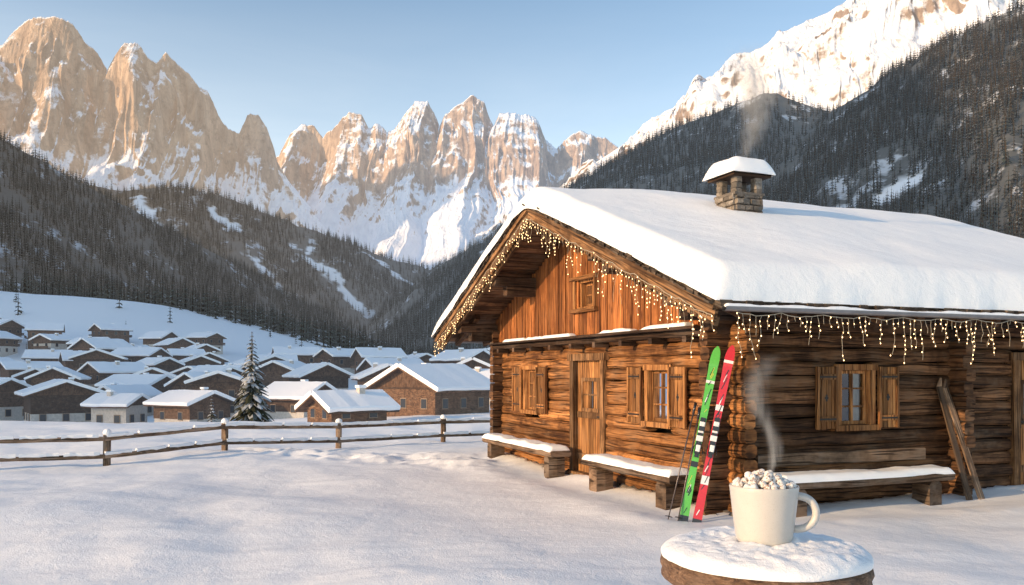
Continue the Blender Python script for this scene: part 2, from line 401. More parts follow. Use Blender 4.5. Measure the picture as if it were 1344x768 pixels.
C1=[(420,470,1900),(500,400,1850),(560,355,1800),(620,322,1700),(680,286,1600),(760,238,1500),(830,196,1420),(900,160,1350),(960,134,1300),(1020,120,1250),(1100,150,1250),(1300,200,1250)]
hC1=hill('forest_hill',C1,(-.5,-.85),lambda z:60+z*1.45,500,6)
C2=[(600,470,1150),(700,400,1100),(800,330,1050),(900,268,1000),(1000,210,960),(1080,155,930),(1130,118,910),(1180,84,900),(1250,46,880),(1344,4,850),(1500,-70,800),(1750,-150,740)]
hC2=hill('forest_hill',C2,(-.45,-.9),lambda z:60+z*1.45,500,8,clears=[(.615,.50,.64,.505,.014),(.60,.6,.62,.62,.007)])
SUNH=(-.882,-.471);EL=14.0
rp=[(-900,-60),(-300,230),(0,450),(55,590),(160,800),(540,1250),(1100,1420),(1631,1480),(2100,1310),(2600,1200),(3500,1200),(4500,900),(5200,100)]
pp=np.linspace(-900,5200,240);hp=np.interp(pp,[a for a,_ in rp],[b for _,b in rp])+30*(fbm(pp/150.,pp*0,4,44)-.5)*np.clip((pp-300)/500,0,1)
wv=np.linspace(-1,1,61);PPp,WW=np.meshgrid(pp,wv,indexing='ij')
kk=3000+WW*900
XX=kk*SUNH[0]+PPp*SUNH[1];YY=kk*SUNH[1]-PPp*SUNH[0]
ZZ=hp[:,None]*(1-np.abs(WW))**1.1+40*(ridged(XX/200,YY/200,4,50)-.6)*np.abs(np.sin(WW*3.14))
gridmesh('shadow_blocker_ridge',XX,YY,ZZ-5,[rockS])  # unseen ridge added off-frame, crest shaped to shade the forests and village

# ---------------------------------------------------------------- conifers
def treemat(name,hz=.33,amt=.5):
    m,nt,b=newmat(name)
    rnd=N(nt,'ShaderNodeAttribute',attribute_name='rnd').outputs['Fac']
    oi=N(nt,'ShaderNodeObjectInfo').outputs['Random']
    g=mixc(nt,rnd,(.018,.026,.015),(.058,.066,.038))
    g=mixc(nt,M(nt,'MULTIPLY',oi,.5),g,(.08,.062,.038))
    s=M(nt,'ADD',M(nt,'MULTIPLY',rnd,.7),M(nt,'MULTIPLY',oi,.3))
    mask=M(nt,'MULTIPLY',ramp(nt,s,[(.80-amt*.45,0.),(.98-amt*.3,1.)]),amt+.2)
    L(nt,mixc(nt,mask,g,(.5,.53,.58)),b.inputs['Base Color'])
    b.inputs['Roughness'].default_value=1;b.inputs['Specular IOR Level'].default_value=0
    painted_haze(nt,b,hz);return m
tm_far=treemat('conifer_needles_far',amt=.15);tm_near=treemat('conifer_needles',.12,.75)
bark=simple('bark',(.07,.05,.035),.9)
def conifer(name,loc,H=10,layers=9,nb=8,detail=1,mat=tm_far,seed=1):
    rs=random.Random(seed);mb=MB();random.seed(seed)
    mb.tube([(0,0,-.5),(0,0,H*.5),(0,0,H*.97)],[H*.022,H*.013,H*.002],6,0)
    for i in range(layers):
        t=i/(layers-1);z=H*(.08+.88*t);r=H*(.2*(1-t)**.85+.012)*rs.uniform(.85,1.12)
        k=max(4,int(nb*(1-.5*t)))
        off=rs.random()*6
        for j in range(k):
            a=off+2*math.pi*(j+rs.uniform(-.3,.3))/k;rr=r*rs.uniform(.65,1.15);dz=-rr*rs.uniform(.35,.6)
            wd=rr*rs.uniform(.30,.48)*(1.35 if detail==1 else 1);c,s_=math.cos(a),math.sin(a)
            rn=rs.random()
            sg_=[(0,.02*H*.3,.15),(.45,.1*dz,1.0),(.8,.55*dz,.75),(1.0,dz,.05)] if detail>1 else [(0,.02*H*.3,.2),(.6,.25*dz,1.0),(1.0,dz,.05)]
            b=len(mb.v)
            for (q,dd,ww) in sg_:
                hw=wd*ww*.5
                for sgn,dp in ((-1,-.22*wd*ww),(0,.0),(1,-.22*wd*ww)):
                    mb.v.append((c*rr*q-s_*hw*sgn*1.0,s_*rr*q+c*hw*sgn,z+dd+dp+rs.uniform(-.01,.01)*H*.3))
            for q in range(len(sg_)-1):
                for e in range(2):
                    o=b+q*3+e;mb.face((o,o+1,o+4,o+3),((0,0),)*4,min(1,max(0,rn+rs.uniform(-.2,.2))),1)
            if detail>1:
                for q in range(detail*3):
                    tt=rs.uniform(.25,1);px=rr*tt;sg=rs.choice((-1,1));ln=wd*rs.uniform(.4,.9)*(1.1-tt*.6)
                    bx,by,bz=c*px,s_*px,z+dz*tt*tt
                    aa=a+sg*rs.uniform(.5,1.1);ex,ey=bx+math.cos(aa)*ln,by+math.sin(aa)*ln
                    b=len(mb.v);th=ln*.22
                    mb.v+= [(bx-math.sin(aa)*th,by+math.cos(aa)*th,bz),(bx+math.sin(aa)*th,by-math.cos(aa)*th,bz),(ex,ey,bz-ln*.45)]
                    mb.face((b,b+1,b+2),((0,0),)*3,rs.random(),1)
    o=mb.obj(name,[bark,mat],loc=loc);return o
def gz(x,y): return ground_z(x,y)
tA=conifer('pine_tree',(-150,372,gz(-150,372)-.3),10,7,7,1,tm_far,1)
tB=conifer('pine_tree',(-176,380,gz(-176,380)-.3),9,6,7,1,tm_far,2)
tC=conifer('pine_tree',(-205,352,gz(-205,352)-.3),11,7,6,1,tm_far,3)
conifer('pine_tree',(-18.4,60,gz(-18.4,60)-.2),7.8,28,16,3,tm_near,5)
conifer('pine_tree',(-25.5,72,gz(-25.5,72)-.2),4.2,16,12,2,tm_near,6)
conifer('pine_tree',(-150,262,gz(-150,262)-.2),9,14,11,2,tm_near,8)
conifer('pine_tree',(-62,158,gz(-62,158)-.2),6,14,11,2,tm_near,9)
conifer('pine_tree',(-22,140,gz(-22,140)-.2),7,14,11,2,tm_near,10)
def forest(name,P,sc):
    me=bpy.data.meshes.new(name);me.vertices.add(len(P));me.vertices.foreach_set('co',P.astype(np.float32).ravel())
    a=me.attributes.new('sc','FLOAT','POINT');a.data.foreach_set('value',sc.astype(np.float32))
    me.update();o=bpy.data.objects.new(name,me);scene.collection.objects.link(o)
    ng=bpy.data.node_groups.new(name,'GeometryNodeTree')
    ng.interface.new_socket('Geometry',in_out='INPUT',socket_type='NodeSocketGeometry')
    ng.interface.new_socket('Geometry',in_out='OUTPUT',socket_type='NodeSocketGeometry')
    gi=ng.nodes.new('NodeGroupInput');go=ng.nodes.new('NodeGroupOutput')
    ip=ng.nodes.new('GeometryNodeInstanceOnPoints');jn=ng.nodes.new('GeometryNodeJoinGeometry')
    for t in (tA,tB,tC):
        oi=ng.nodes.new('GeometryNodeObjectInfo');oi.transform_space='ORIGINAL';oi.inputs['Object'].default_value=t;oi.inputs['As Instance'].default_value=True
        ng.links.new(oi.outputs['Geometry'],jn.inputs[0])
    ng.links.new(gi.outputs[0],ip.inputs['Points']);ng.links.new(jn.outputs[0],ip.inputs['Instance'])
    ip.inputs['Pick Instance'].default_value=True
    ri=ng.nodes.new('FunctionNodeRandomValue');ri.data_type='INT'
    for s in ri.inputs:
        if s.type=='INT' and s.name=='Min': s.default_value=0
        if s.type=='INT' and s.name=='Max': s.default_value=2
    ro=[s for s in ri.outputs if s.type=='INT'][0];ng.links.new(ro,ip.inputs['Instance Index'])
    rr=ng.nodes.new('FunctionNodeRandomValue');rr.data_type='FLOAT_VECTOR';rr.inputs[0].default_value=(-.03,-.03,0);rr.inputs[1].default_value=(.03,.03,6.28)
    ng.links.new(rr.outputs[0],ip.inputs['Rotation'])
    na=ng.nodes.new('GeometryNodeInputNamedAttribute');na.data_type='FLOAT';na.inputs['Name'].default_value='sc'
    ng.links.new([s for s in na.outputs if s.enabled and s.name=='Attribute'][0],ip.inputs['Scale'])
    ng.links.new(ip.outputs[0],go.inputs[0])
    md=o.modifiers.new('forest','NODES');md.node_group=ng;return o
def scatter(name,H,count,hmin,hmax,seed=1):
    rg=np.random.RandomState(seed);XX,YY,ZZ,C=H;n,m=XX.shape
    a=np.hypot(XX[1:,:-1]-XX[:-1,:-1],YY[1:,:-1]-YY[:-1,:-1])*np.hypot(XX[:-1,1:]-XX[:-1,:-1],YY[:-1,1:]-YY[:-1,:-1])
    den=.35+1.2*sst(.35,.55,fbm(XX/70.,YY/70.,4,seed+20)[:-1,:-1])
    pr=(a*den*(C[:-1,:-1]<.3)*(ZZ[:-1,:-1]>-1));k=int(m*.18);pr[:,:k]=0
    tx=XX[:-1,:-1]/np.maximum(YY[:-1,:-1],1);pr=pr*(tx>-.85)*(tx<.85)
    pr=pr/pr.sum();ids=rg.choice(pr.size,count,p=pr.ravel());i=ids//(m-1);j=ids%(m-1)
    u=rg.rand(count);v=rg.rand(count)
    def bl(A): return (A[i,j]*(1-u)+A[i+1,j]*u)*(1-v)+(A[i,j+1]*(1-u)+A[i+1,j+1]*u)*v
    P=np.stack([bl(XX),bl(YY),bl(ZZ)-.5],-1)
    return forest(name,P,rg.uniform(hmin,hmax,count)/10.)
scatter('conifer_forest',hB,14000,8,17,seed=1)
scatter('conifer_forest',hB2,16000,11,23,seed=2)
scatter('conifer_forest',hC1,17000,11,22,seed=3)
scatter('conifer_forest',hC2,20000,8,17,seed=4)
rg=np.random.RandomState(9)
n=2600;px=rg.uniform(-330,240,n);py=rg.uniform(428,620,n)
pz=G0(px,py)-.4;forest('conifer_forest',np.stack([px,py,pz],-1),rg.uniform(.8,1.7,n))
n=60;px=rg.uniform(-240,-60,n);py=rg.uniform(300,400,n);pz=G0(px,py)-.4
k=fbm(px/30,py/30,2,3)>.55;forest('conifer_forest',np.stack([px,py,pz],-1)[k],rg.uniform(.3,.7,n)[k])

# ---------------------------------------------------------------- village
plaster=simple('plaster',(.50,.45,.40),.85,ns=3,hz=.30)
vwood=woodmat('village_wood',(.05,.026,.014),(.17,.09,.048),.2,hz=.30)
vdark=simple('window_dark',(.03,.035,.045),.25,hz=.2)
vtrim=simple('window_trim',(.26,.18,.12),.7,hz=.3)
def chalet(x,y,rot,w,l,h,frac=.5,z=None,seed=0):
    rs=random.Random(seed);random.seed(seed);mb=MB();pitch=rs.uniform(.34,.46)
    def box(x0,x1,y0,y1,z0,z1,m,bev=0.0): mb.beam(((x0+x1)/2,y0,(z0+z1)/2),((x0+x1)/2,y1,(z0+z1)/2),x1-x0,z1-z0,bev=bev,mat=m)
    zl=h*frac
    if frac>0: box(-w/2,w/2,-l/2,l/2,-2,zl,0)
    if frac<1: box(-w/2-.06,w/2+.06,-l/2-.06,l/2+.06,zl if frac>0 else -2,h,1)
    top=h+pitch*w/2
    for s in (-1,1):
        yy=s*(l/2+.065);b=len(mb.v)
        mb.v+=[(-w/2-.05,yy,h-.02),(w/2+.05,yy,h-.02),(0,yy,top)]
        mb.face((b,b+1,b+2),((0,0),(0,w),(pitch*w/2,w/2)),.5,1)
        mb.beam((-w/2,s*(l/2+.12),h),(w/2,s*(l/2+.12),h),.14,.22,mat=1,bev=0)
    ov=1.1;half=w/2+ov
    for s in (-1,1):
        nrm=Vector((s*pitch,0,1)).normalized()
        c=Vector((s*half/2,0,top-pitch*half/2+.1));Ls=half*math.hypot(1,pitch)
        mb.beam(c-Vector((0,l/2+1.0,0)),c+Vector((0,l/2+1.0,0)),Ls,.18,up=nrm,mat=1,bev=0)
        c2=c+nrm*.36
        mb.beam(c2-Vector((0,l/2+.95,0)),c2+Vector((0,l/2+.95,0)),Ls+.14,.54,up=nrm,seg=7,jit=.07,mat=4,bev=.2)
    fl=max(1,int(h/2.7))
    for f in range(fl):
        z0=.9+f*2.7
        for s in (-1,1):
            for k in range(max(2,int(w/3))):
                xx=-w/2+w*(k+.5)/max(2,int(w/3))
                box(xx-.52,xx+.52,s*(l/2+.07)-.05,s*(l/2+.07)+.05,z0-.1,z0+1.2,3);box(xx-.42,xx+.42,s*(l/2+.11)-.05,s*(l/2+.11)+.05,z0,z0+1.1,2)
            for k in range(max(2,int(l/3.2))):
                yy=-l/2+l*(k+.5)/max(2,int(l/3.2))
                box(s*(w/2+.07)-.05,s*(w/2+.07)+.05,yy-.52,yy+.52,z0-.1,z0+1.2,3);box(s*(w/2+.11)-.05,s*(w/2+.11)+.05,yy-.42,yy+.42,z0,z0+1.1,2)
        if f>0 and w>8:
            for s in (-1,1):
                box(-w/2,w/2,s*(l/2+.6)-.55,s*(l/2+.6)+.5,z0-.85,z0-.7,1);box(-w/2,w/2,s*(l/2+1.1)-.05,s*(l/2+1.1)+.05,z0-.6,z0+.1,1)
    cx=rs.choice((-1,1))*w*.18;cz=top-pitch*abs(cx);cy=rs.uniform(-l*.2,l*.2)
    box(cx-.35,cx+.35,cy-.35,cy+.35,cz-.5,cz+1.3,0);box(cx-.45,cx+.45,cy-.45,cy+.45,cz+1.3,cz+1.6,4,.12)
    z=gz(x,y) if z is None else z
    return mb.obj('chalet_house',[plaster,vwood,vdark,vtrim,snow_v],loc=(x,y,z),rotz=rot)
hs=[(-76,143,R(35),10,11,5.2,.4),(-62,134,R(80),5.5,6,3.6,1.0),(-49,130,R(60),7.5,8,3.2,.3),(-17.5,90,R(-50),5.2,6.4,1.9,0.0),(-10.2,108,R(-38),10.5,10,3.3,0.0),
    (-34,136,R(65),8,8,3.2,.3),(-58,163,R(-30),9,10,4.8,.5),(-78,178,R(75),9,11,5.2,.5),(-113,232,R(20),11,11,6.2,.4),(-96,205,R(-40),10,11,5.5,.5),
    (-40,175,R(30),9,11,4.8,.5),(-92,150,R(60),9,10,5.0,.5),(-27,192,R(-60),10,11,4.8,.3),(-62,212,R(40),10,11,5.6,.5),(-6,150,R(70),9,10,3.8,.3),(-128,265,R(-30),12,12,6.5,.5)]
pts=[(a[0],a[1]) for a in hs]
rs=random.Random(21);tries=0
while len(hs)<62 and tries<9000:
    tries+=1;D=rs.uniform(145,318);r_=rs.uniform(-.66,-.03)
    x,y=r_*D,D
    if D>265 and r_>-.36: continue
    if r_>-.2 and D>235: continue
    if min(math.hypot(x-a,y-b) for a,b in pts)<14.5: continue
    pts.append((x,y));hs.append((x,y,R(rs.choice((20,35,-30,5,-10,80,-60,60))+rs.uniform(-18,18)),rs.uniform(6.5,10.5),rs.uniform(7.5,11.5),rs.uniform(3.6,6.0),rs.choice((.0,.0,.3,.45,.5,.8))))
for i,a in enumerate(hs): chalet(*a,seed=100+i)
random.seed(11)

# ---------------------------------------------------------------- log cabin (local X = s along side wall, Y = t along gable wall)
W7=7.7;LEN=6.6;A=.93;Bo=1.1;PIT=.384;ZE=2.33
cab=empty('log_cabin',(CX,CY,0),math.atan2(sa,ca))
def zu(t): return ZE+PIT*(min(t,W7-t)+Bo)
def segs(lo,hi,z,ops):
    out=[(lo,hi)]
    for (a,b,z0,z1) in ops:
        if z>z0-.06 and z<z1+.06:
            nn=[]
            for (p,q) in out:
                if b<=p or a>=q: nn.append((p,q))
                else:
                    if a>p: nn.append((p,a))
                    if b<q: nn.append((b,q))
            out=nn
    return out
fr_ops=[(3.12,4.28,-1,1.93),(5.68,6.34,.97,1.76),(1.25,1.91,.99,1.74)]
sd_ops=[(1.62,2.24,1.0,1.74),(4.78,5.62,-1,1.9)]
def PF(a,o,z): return (-o,a,z)
def PS(a,o,z): return (a,-o,z)
hc=.177
def rndlog(): return min(1,max(0,random.gauss(.5,.3)))
mb=MB()
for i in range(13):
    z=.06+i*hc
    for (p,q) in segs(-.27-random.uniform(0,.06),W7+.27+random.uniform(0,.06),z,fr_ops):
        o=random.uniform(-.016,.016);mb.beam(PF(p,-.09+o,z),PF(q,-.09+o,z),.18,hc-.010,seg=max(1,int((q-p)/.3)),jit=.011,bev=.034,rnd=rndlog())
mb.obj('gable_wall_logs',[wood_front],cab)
mb=MB()
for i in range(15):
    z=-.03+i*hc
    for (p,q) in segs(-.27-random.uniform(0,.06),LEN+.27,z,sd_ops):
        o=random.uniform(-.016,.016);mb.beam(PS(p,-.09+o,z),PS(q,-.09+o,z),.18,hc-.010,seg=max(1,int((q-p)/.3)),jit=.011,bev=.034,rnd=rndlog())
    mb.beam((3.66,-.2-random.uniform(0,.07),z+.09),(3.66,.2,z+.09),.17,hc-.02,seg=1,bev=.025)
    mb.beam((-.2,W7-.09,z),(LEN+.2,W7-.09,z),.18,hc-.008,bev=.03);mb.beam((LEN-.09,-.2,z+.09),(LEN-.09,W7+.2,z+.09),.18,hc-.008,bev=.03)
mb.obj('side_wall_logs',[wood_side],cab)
stone=simple('stone',(.17,.145,.125),.9,ns=9,var=.45,bmp=.6)
mb=MB()
for k in range(30):
    a=k*.27-.2;mb.blob((random.uniform(-.03,.03)-.02,a,-.06),.13,.17,.12,7,5,jit=.12)
for k in range(24): mb.blob((k*.28-.2,-.02,-.12),.17,.14,.13,7,5,jit=.12)
mb.obj('stone_footing',[stone],cab)
mb=MB();x0,x1=.34,LEN-.2;y0,y1=.34,W7-.2
v=[(x0,y0,-.05),(x1,y0,-.05),(x1,y1,-.05),(x0,y1,-.05),(x0,y0,2.75),(x1,y0,2.75),(x1,y1,2.75),(x0,y1,2.75),(x0,W7/2,zu(W7/2)-.06),(x1,W7/2,zu(W7/2)-.06)]
mb.v=v
for f in ((0,1,5,4),(1,2,6,9,5),(2,3,7,6),(3,0,4,8,7),(4,5,9,8),(6,7,8,9)): mb.face(f,((0,0),)*len(f),.5,0)
mb.obj('interior_core',[core_m],cab)
mb=MB();t=.02
while t<W7-.05:
    w=random.uniform(.11,.19);w=min(w,W7-t);tc=t+w/2;top=zu(tc)-.02
    parts=[(2.24,top)]
    if 3.28<tc<3.98: parts=[(2.24,2.70),(3.18,top)]
    for a,b in parts:
        if b>a+.02:
            o=.05+random.uniform(0,.025);mb.beam(PF(tc,o,a+random.uniform(-.02,.0)),PF(tc,o,b),w-.012,.035,up=(1,0,0),bev=.008,rnd=rndlog())
    t+=w
mb.obj('gable_boards',[wood_red],cab)
mb=MB()
for i in range(10):
    z=2.3+i*.2;e=max(0,(z-2.75)/PIT)
    if e<W7/2-.1: 
        for (p,q) in segs(e+.02,W7-e-.02,z,[(3.3,3.97,2.73,3.15)]): mb.beam(PF(p,-.09,z),PF(q,-.09,z),.16,.198,bev=.01)
        mb.beam((LEN-.06,e,z),(LEN-.06,W7-e,z),.1,.198,bev=.01)
mb.obj('gable_backing',[wood_dark],cab)
mb=MB()
mb.beam(PF(-.02,.09,2.19),PF(W7+.0,.09,2.19),.2,.09,seg=12,jit=.006,bev=.02)
mb.beam(PF(.3,.22,2.245),PF(W7-.1,.22,2.255),.17,.035,seg=10,jit=.006,bev=.01)
for k in range(9): mb.beam(PF(.6+k*.82,.0,2.11),PF(.6+k*.82,.24,2.11),.09,.08,bev=.01)
for tt,dz in ((.02,.14),(1.95,.13),(W7/2,.16),(5.75,.13),(W7-.02,.14)):
    for q in (0,1):
        mb.beam((-A+.08+.22*q,tt,zu(tt)-dz-.05-q*.17),(LEN+.4,tt,zu(tt)-dz-.05-q*.17),.2,.18,seg=4,jit=.004,bev=.02)
mb.obj('purlins',[wood_dark],cab)
mb=MB();sl=math.hypot(1,PIT)
for side in (0,1):
    nrm=Vector((0,-PIT if side==0 else PIT,1)).normalized()
    n=27;Lw=(W7/2+Bo)/n
    for k in range(n):
        tt=-Bo+Lw*(k+.5);z=ZE+PIT*(tt+Bo)+.035;yy=tt if side==0 else W7-tt
        mb.beam((-A,yy,z),(7.05,yy,z),Lw*sl-.006,.04,up=nrm,bev=.004)
mb.obj('roof_deck',[wood_side],cab)
mb=MB()
for side in (0,1):
    xx=-.55
    while xx<7.0:
        ya,yb=-Bo+.06,.25
        za,zb=ZE+PIT*.06-.05,ZE+PIT*(Bo+.25)-.05
        if side: ya,yb=W7-ya,W7-yb
        mb.beam((xx,ya,za),(xx,yb,zb),.1,.12,bev=.01);xx+=.62
mb.obj('rafters',[wood_side],cab)
mb=MB();mp_=MB()
for side in (0,1):
    fy=lambda t:(t if side==0 else W7-t)
    nrm=Vector((0,-PIT if side==0 else PIT,1)).normalized()
    t0,t1=-Bo,W7/2
    def P(s,t,d): 
        p=Vector((s,fy(t),ZE+PIT*(t+Bo)));return p+nrm*d
    mb.beam(P(-A-.03,t0,-.03),P(-A-.03,t1+.0,-.03),.045,.19,up=nrm,seg=14,jit=.004,bev=.008)
    mb.beam(P(-A-.07,t0,.045),P(-A-.07,t1,.045),.045,.08,up=nrm,seg=14,jit=.004,bev=.008)
    mb.beam(P(-A+.04,t0+.05,-.12),P(-A+.04,t1,-.12),.06,.12,up=nrm,seg=14,jit=.004,bev=.01)
    k=t0+.1
    while k<t1:
        mb.beam(P(-A-.04,k,-.14),P(-A-.04,k+.05,-.14),.03,.05,up=nrm,bev=.006);k+=.1
    mb.beam(P(7.07,t0,.0),P(7.07,t1,.0),.045,.2,up=nrm,bev=.008)
    k=t0
    while k<t1:
        w=random.uniform(.07,.16)
        for ly in range(3): mp_.beam(P(-A-.09-random.uniform(0,.06)+ly*.015,k+w/2,.085+ly*.026),P(-A+.3,k+w/2,.085+ly*.026),w-.006,.024,up=nrm,bev=.004)
        k+=w
    xx=-A-.08
    while xx<7.05:
        w=random.uniform(.08,.17)
        for ly in range(3):
            mp_.beam(P(xx+w/2,-Bo-.10-random.uniform(0,.05)+ly*.02,.075+ly*.028),P(xx+w/2,-Bo+.3,.075+ly*.028),w-.006,.026,up=nrm,bev=.004)
        xx+=w
mb.obj('barge_boards',[wood_trim],cab)
mp_.obj('shingles',[shingle_m],cab)
metal=simple('gutter_metal',(.26,.26,.27),.45,.8,ns=6)
for side in (0,1):
    mb=MB();y=-Bo-.15 if side==0 else W7+Bo+.15
    n=8;gr=.042;pr=[(gr*math.cos(math.pi+math.pi*i/n),gr*math.sin(math.pi+math.pi*i/n)) for i in range(n+1)]
    for k,(a,b) in enumerate(pr):
        for s_ in (-A-.05,7.08): mb.v.append((s_,y+a,ZE+.03+b))
    for k in range(n): mb.face((2*k,2*k+1,2*k+3,2*k+2),((0,0),)*4,.5,0,True)
    mb.beam((-A-.05,y-gr,ZE+.032),(7.08,y-gr,ZE+.032),.012,.012,bev=.003)
    mb.obj('gutter',[metal],cab)
rtop=lambda X,Y: ZE+PIT*(W7/2+Bo-np.sqrt((Y-W7/2)**2+.12))+.155
def Tsnow(X,Y): return .36+.10*sst(-A,1.5,X)*(.5+.5*sst(-1.2,1.5,np.minimum(Y,W7-Y)))
rs_=snowpad('roof_snow',-A-.13,7.16,-Bo-.13,W7+Bo+.13,rtop,Tsnow,.25,snow_r,cab,14,(170,170),.045,.6,5,ej=.03)
snowpad('gutter_snow',-A-.04,7.05,-Bo-.195,-Bo-.11,lambda X,Y:0*X+ZE+.03,.035,.03,snow_s,cab,4,(200,4),.02,4,9)
snowpad('ledge_snow',-.30,-.15,.5,W7-.2,lambda X,Y:0*X+2.268,lambda X,Y:.05*sst(.48,.6,fbm(Y*1.7,Y*0,3,6))+.001,.03,snow_s,cab,4,(4,180),.0,4,9)
# chimney
m,nt,b=newmat('stone_chimney')
tc=N(nt,'ShaderNodeTexCoord').outputs['Object'];rnd=N(nt,'ShaderNodeAttribute',attribute_name='rnd').outputs['Fac']
n1=noise(nt,tc,11,4,.7);c=ramp(nt,rnd,[(0,(.09,.08,.07)),(.35,(.20,.17,.145)),(.7,(.26,.215,.17)),(1,(.34,.31,.28))])
L(nt,mixc(nt,ramp(nt,n1,[(.4,0.),(.62,.8)]),c,(.09,.075,.06)),b.inputs['Base Color']);b.inputs['Roughness'].default_value=.9
bump(nt,b,n1,.8,.02);stone2=m
mortar=simple('mortar',(.12,.10,.085),.95)
mb=MB();cs,ct=1.563,1.9;hw=.225
mb.beam((cs,ct,3.3),(cs,ct,4.27),.41,.41,mat=2,bev=0)
for side in range(4):
    z=3.45
    while z<4.26:
        hh=min(random.uniform(.06,.12),4.29-z);a=-hw
        while a<hw-.02:
            w=min(random.uniform(.07,.2),hw-a);c=a+w/2
            dx,dy=[(c,-hw),(hw,c),(-c,hw),(-hw,-c)][side];ux,uy=[(1,0),(0,1),(-1,0),(0,-1)][side];ww=w/2-.006
            mb.beam((cs+dx-ux*ww,ct+dy-uy*ww,z+hh/2),(cs+dx+ux*ww,ct+dy+uy*ww,z+hh/2),.06+random.uniform(-.015,.02),hh-.014,jit=.008,bev=.022,mat=0,seg=2)
            a+=w
        z+=hh
for sx in (-1,1):
    for sy in (-1,1):
        for q in range(3): mb.beam((cs+sx*.175,ct+sy*.175,4.27+q*.085),(cs+sx*.175,ct+sy*.175,4.35+q*.085),.13,.13,mat=0,bev=.02,jit=.008)
mb.beam((cs-.26,ct,4.275),(cs+.26,ct,4.275),.52,.04,mat=0,bev=.01)
mb.beam((cs-.325,ct,4.54),(cs+.325,ct,4.54),.65,.045,mat=1,bev=.01)
mb.beam((cs,ct,4.28),(cs,ct,4.40),.16,.16,mat=2,bev=.02)
mb.obj('chimney',[stone2,wood_dark,mortar],cab)
snowpad('chimney_snow',cs-.38,cs+.38,ct-.38,ct+.38,lambda X,Y:0*X+4.550,.25,.17,snow_s,cab,12,(16,16),.03,2.2,7,ej=.02)

def glassmat():
    m,nt,b=newmat('window_glass')
    gl=N(nt,'ShaderNodeBsdfGlossy',inp={'Color':(.9,.93,1,1),'Roughness':.04})
    tr_=N(nt,'ShaderNodeBsdfTransparent',inp={'Color':(.75,.8,.8,1)})
    fr=N(nt,'ShaderNodeFresnel',inp={'IOR':1.5});f=M(nt,'ADD',fr.outputs[0],.08)
    mx=N(nt,'ShaderNodeMixShader');L(nt,f,mx.inputs[0]);L(nt,tr_.outputs[0],mx.inputs[1]);L(nt,gl.outputs[0],mx.inputs[2])
    L(nt,mx.outputs[0],nt.nodes['Material Output'].inputs[0]);return m
glass=glassmat();curt=simple('curtain',(.62,.58,.52),.9,ns=8)
iron=simple('iron',(.03,.03,.03),.5,.6)
def window(P,a0,a1,z0,z1,name,shut=0,panes=(2,3)):
    mb=MB();f=.055
    up=Vector(P(0,1,0))-Vector(P(0,0,0))
    def bar(a,b,za,zb,o0,o1,m=0,bev=.006):
        mb.beam(P((a+b)/2,(o0+o1)/2,za),P((a+b)/2,(o0+o1)/2,zb),b-a,o1-o0,up=up,bev=bev,mat=m)
    bar(a0-.03,a0+f,z0-.02,z1+.02,-.15,.035);bar(a1-f,a1+.03,z0-.02,z1+.02,-.15,.035)
    bar(a0-.06,a1+.06,z1+.0,z1+.075,-.12,.05);bar(a0-.08,a1+.08,z0-.07,z0-.0,-.12,.075)
    i0,i1=a0+f,a1-f;j0,j1=z0+.005,z1-.005
    for q in (i0+.02,i1-.02): bar(q-.02,q+.02,j0,j1,-.09,-.045)
    bar(i0+.04,i1-.04,j1-.04,j1,-.09,-.045);bar(i0+.04,i1-.04,j0,j0+.045,-.09,-.045)
    for k in range(1,panes[0]):
        c=i0+(i1-i0)*k/panes[0];bar(c-.017,c+.017,j0+.045,j1-.04,-.088,-.043)
    for k in range(1,panes[1]):
        c=j0+(j1-j0)*k/panes[1];bar(i0+.04,i1-.04,c-.011,c+.011,-.084,-.05,bev=.003)
    b=len(mb.v);mb.v+=[P(i0,-.07,j0),P(i1,-.07,j0),P(i1,-.07,j1),P(i0,-.07,j1)];mb.face((b,b+1,b+2,b+3),((0,0),)*4,.5,1)
    for (c0,c1) in ((i0,i0+(i1-i0)*.34),(i1-(i1-i0)*.34,i1)):
        n=18;b=len(mb.v)
        for k in range(n+1):
            a=c0+(c1-c0)*k/n
            for z in (j0,j1): mb.v.append(P(a,-.15+.018*math.sin(k*1.9),z))
        for k in range(n): mb.face((b+2*k,b+2*k+2,b+2*k+3,b+2*k+1),((0,0),)*4,.5,2,True)
    mb.obj(name,[wood_shut,glass,curt],cab)
    if shut:
        sw=shut
        for sgn in (-1,1):
            mb=MB();c0=a0-.05-sw if sgn<0 else a1+.05;zz0,zz1=z0-.04,z1+.04
            def bb(a,b,za,zb,o0,o1,m=0): mb.beam(P((a+b)/2,(o0+o1)/2,za),P((a+b)/2,(o0+o1)/2,zb),b-a,o1-o0,up=up,bev=.005,mat=m)
            nb=4
            for k in range(nb): bb(c0+sw*k/nb+.004,c0+sw*(k+1)/nb-.004,zz0+random.uniform(-.006,.006),zz1+random.uniform(-.006,.006),.03,.055)
            for k in (0.16,.84):
                zc=zz0+(zz1-zz0)*k;bb(c0+.01,c0+sw-.01,zc-.035,zc+.035,.056,.078)
            bb(c0-.004,c0+.035,zz0-.003,zz1+.003,.053,.083);bb(c0+sw-.035,c0+sw+.004,zz0-.003,zz1+.003,.053,.083)
            for k in (.16,.84):
                zc=zz0+(zz1-zz0)*k;bb(c0+sw*.1,c0+sw*.9,zc-.01,zc+.01,.079,.087,1)
            for q in (-1,0,1):
                hw_=.028 if q==0 else .014
                bb(c0+sw/2-hw_,c0+sw/2+hw_,(zz0+zz1)/2+q*.028-.014,(zz0+zz1)/2+q*.028+.014,.05,.0585,1)
            mb.obj(name+'_shutter',[wood_shut,iron],cab)
window(PF,5.70,6.32,.99,1.74,'gable_window',.42)
window(PF,1.27,1.89,1.01,1.72,'gable_window',.38)
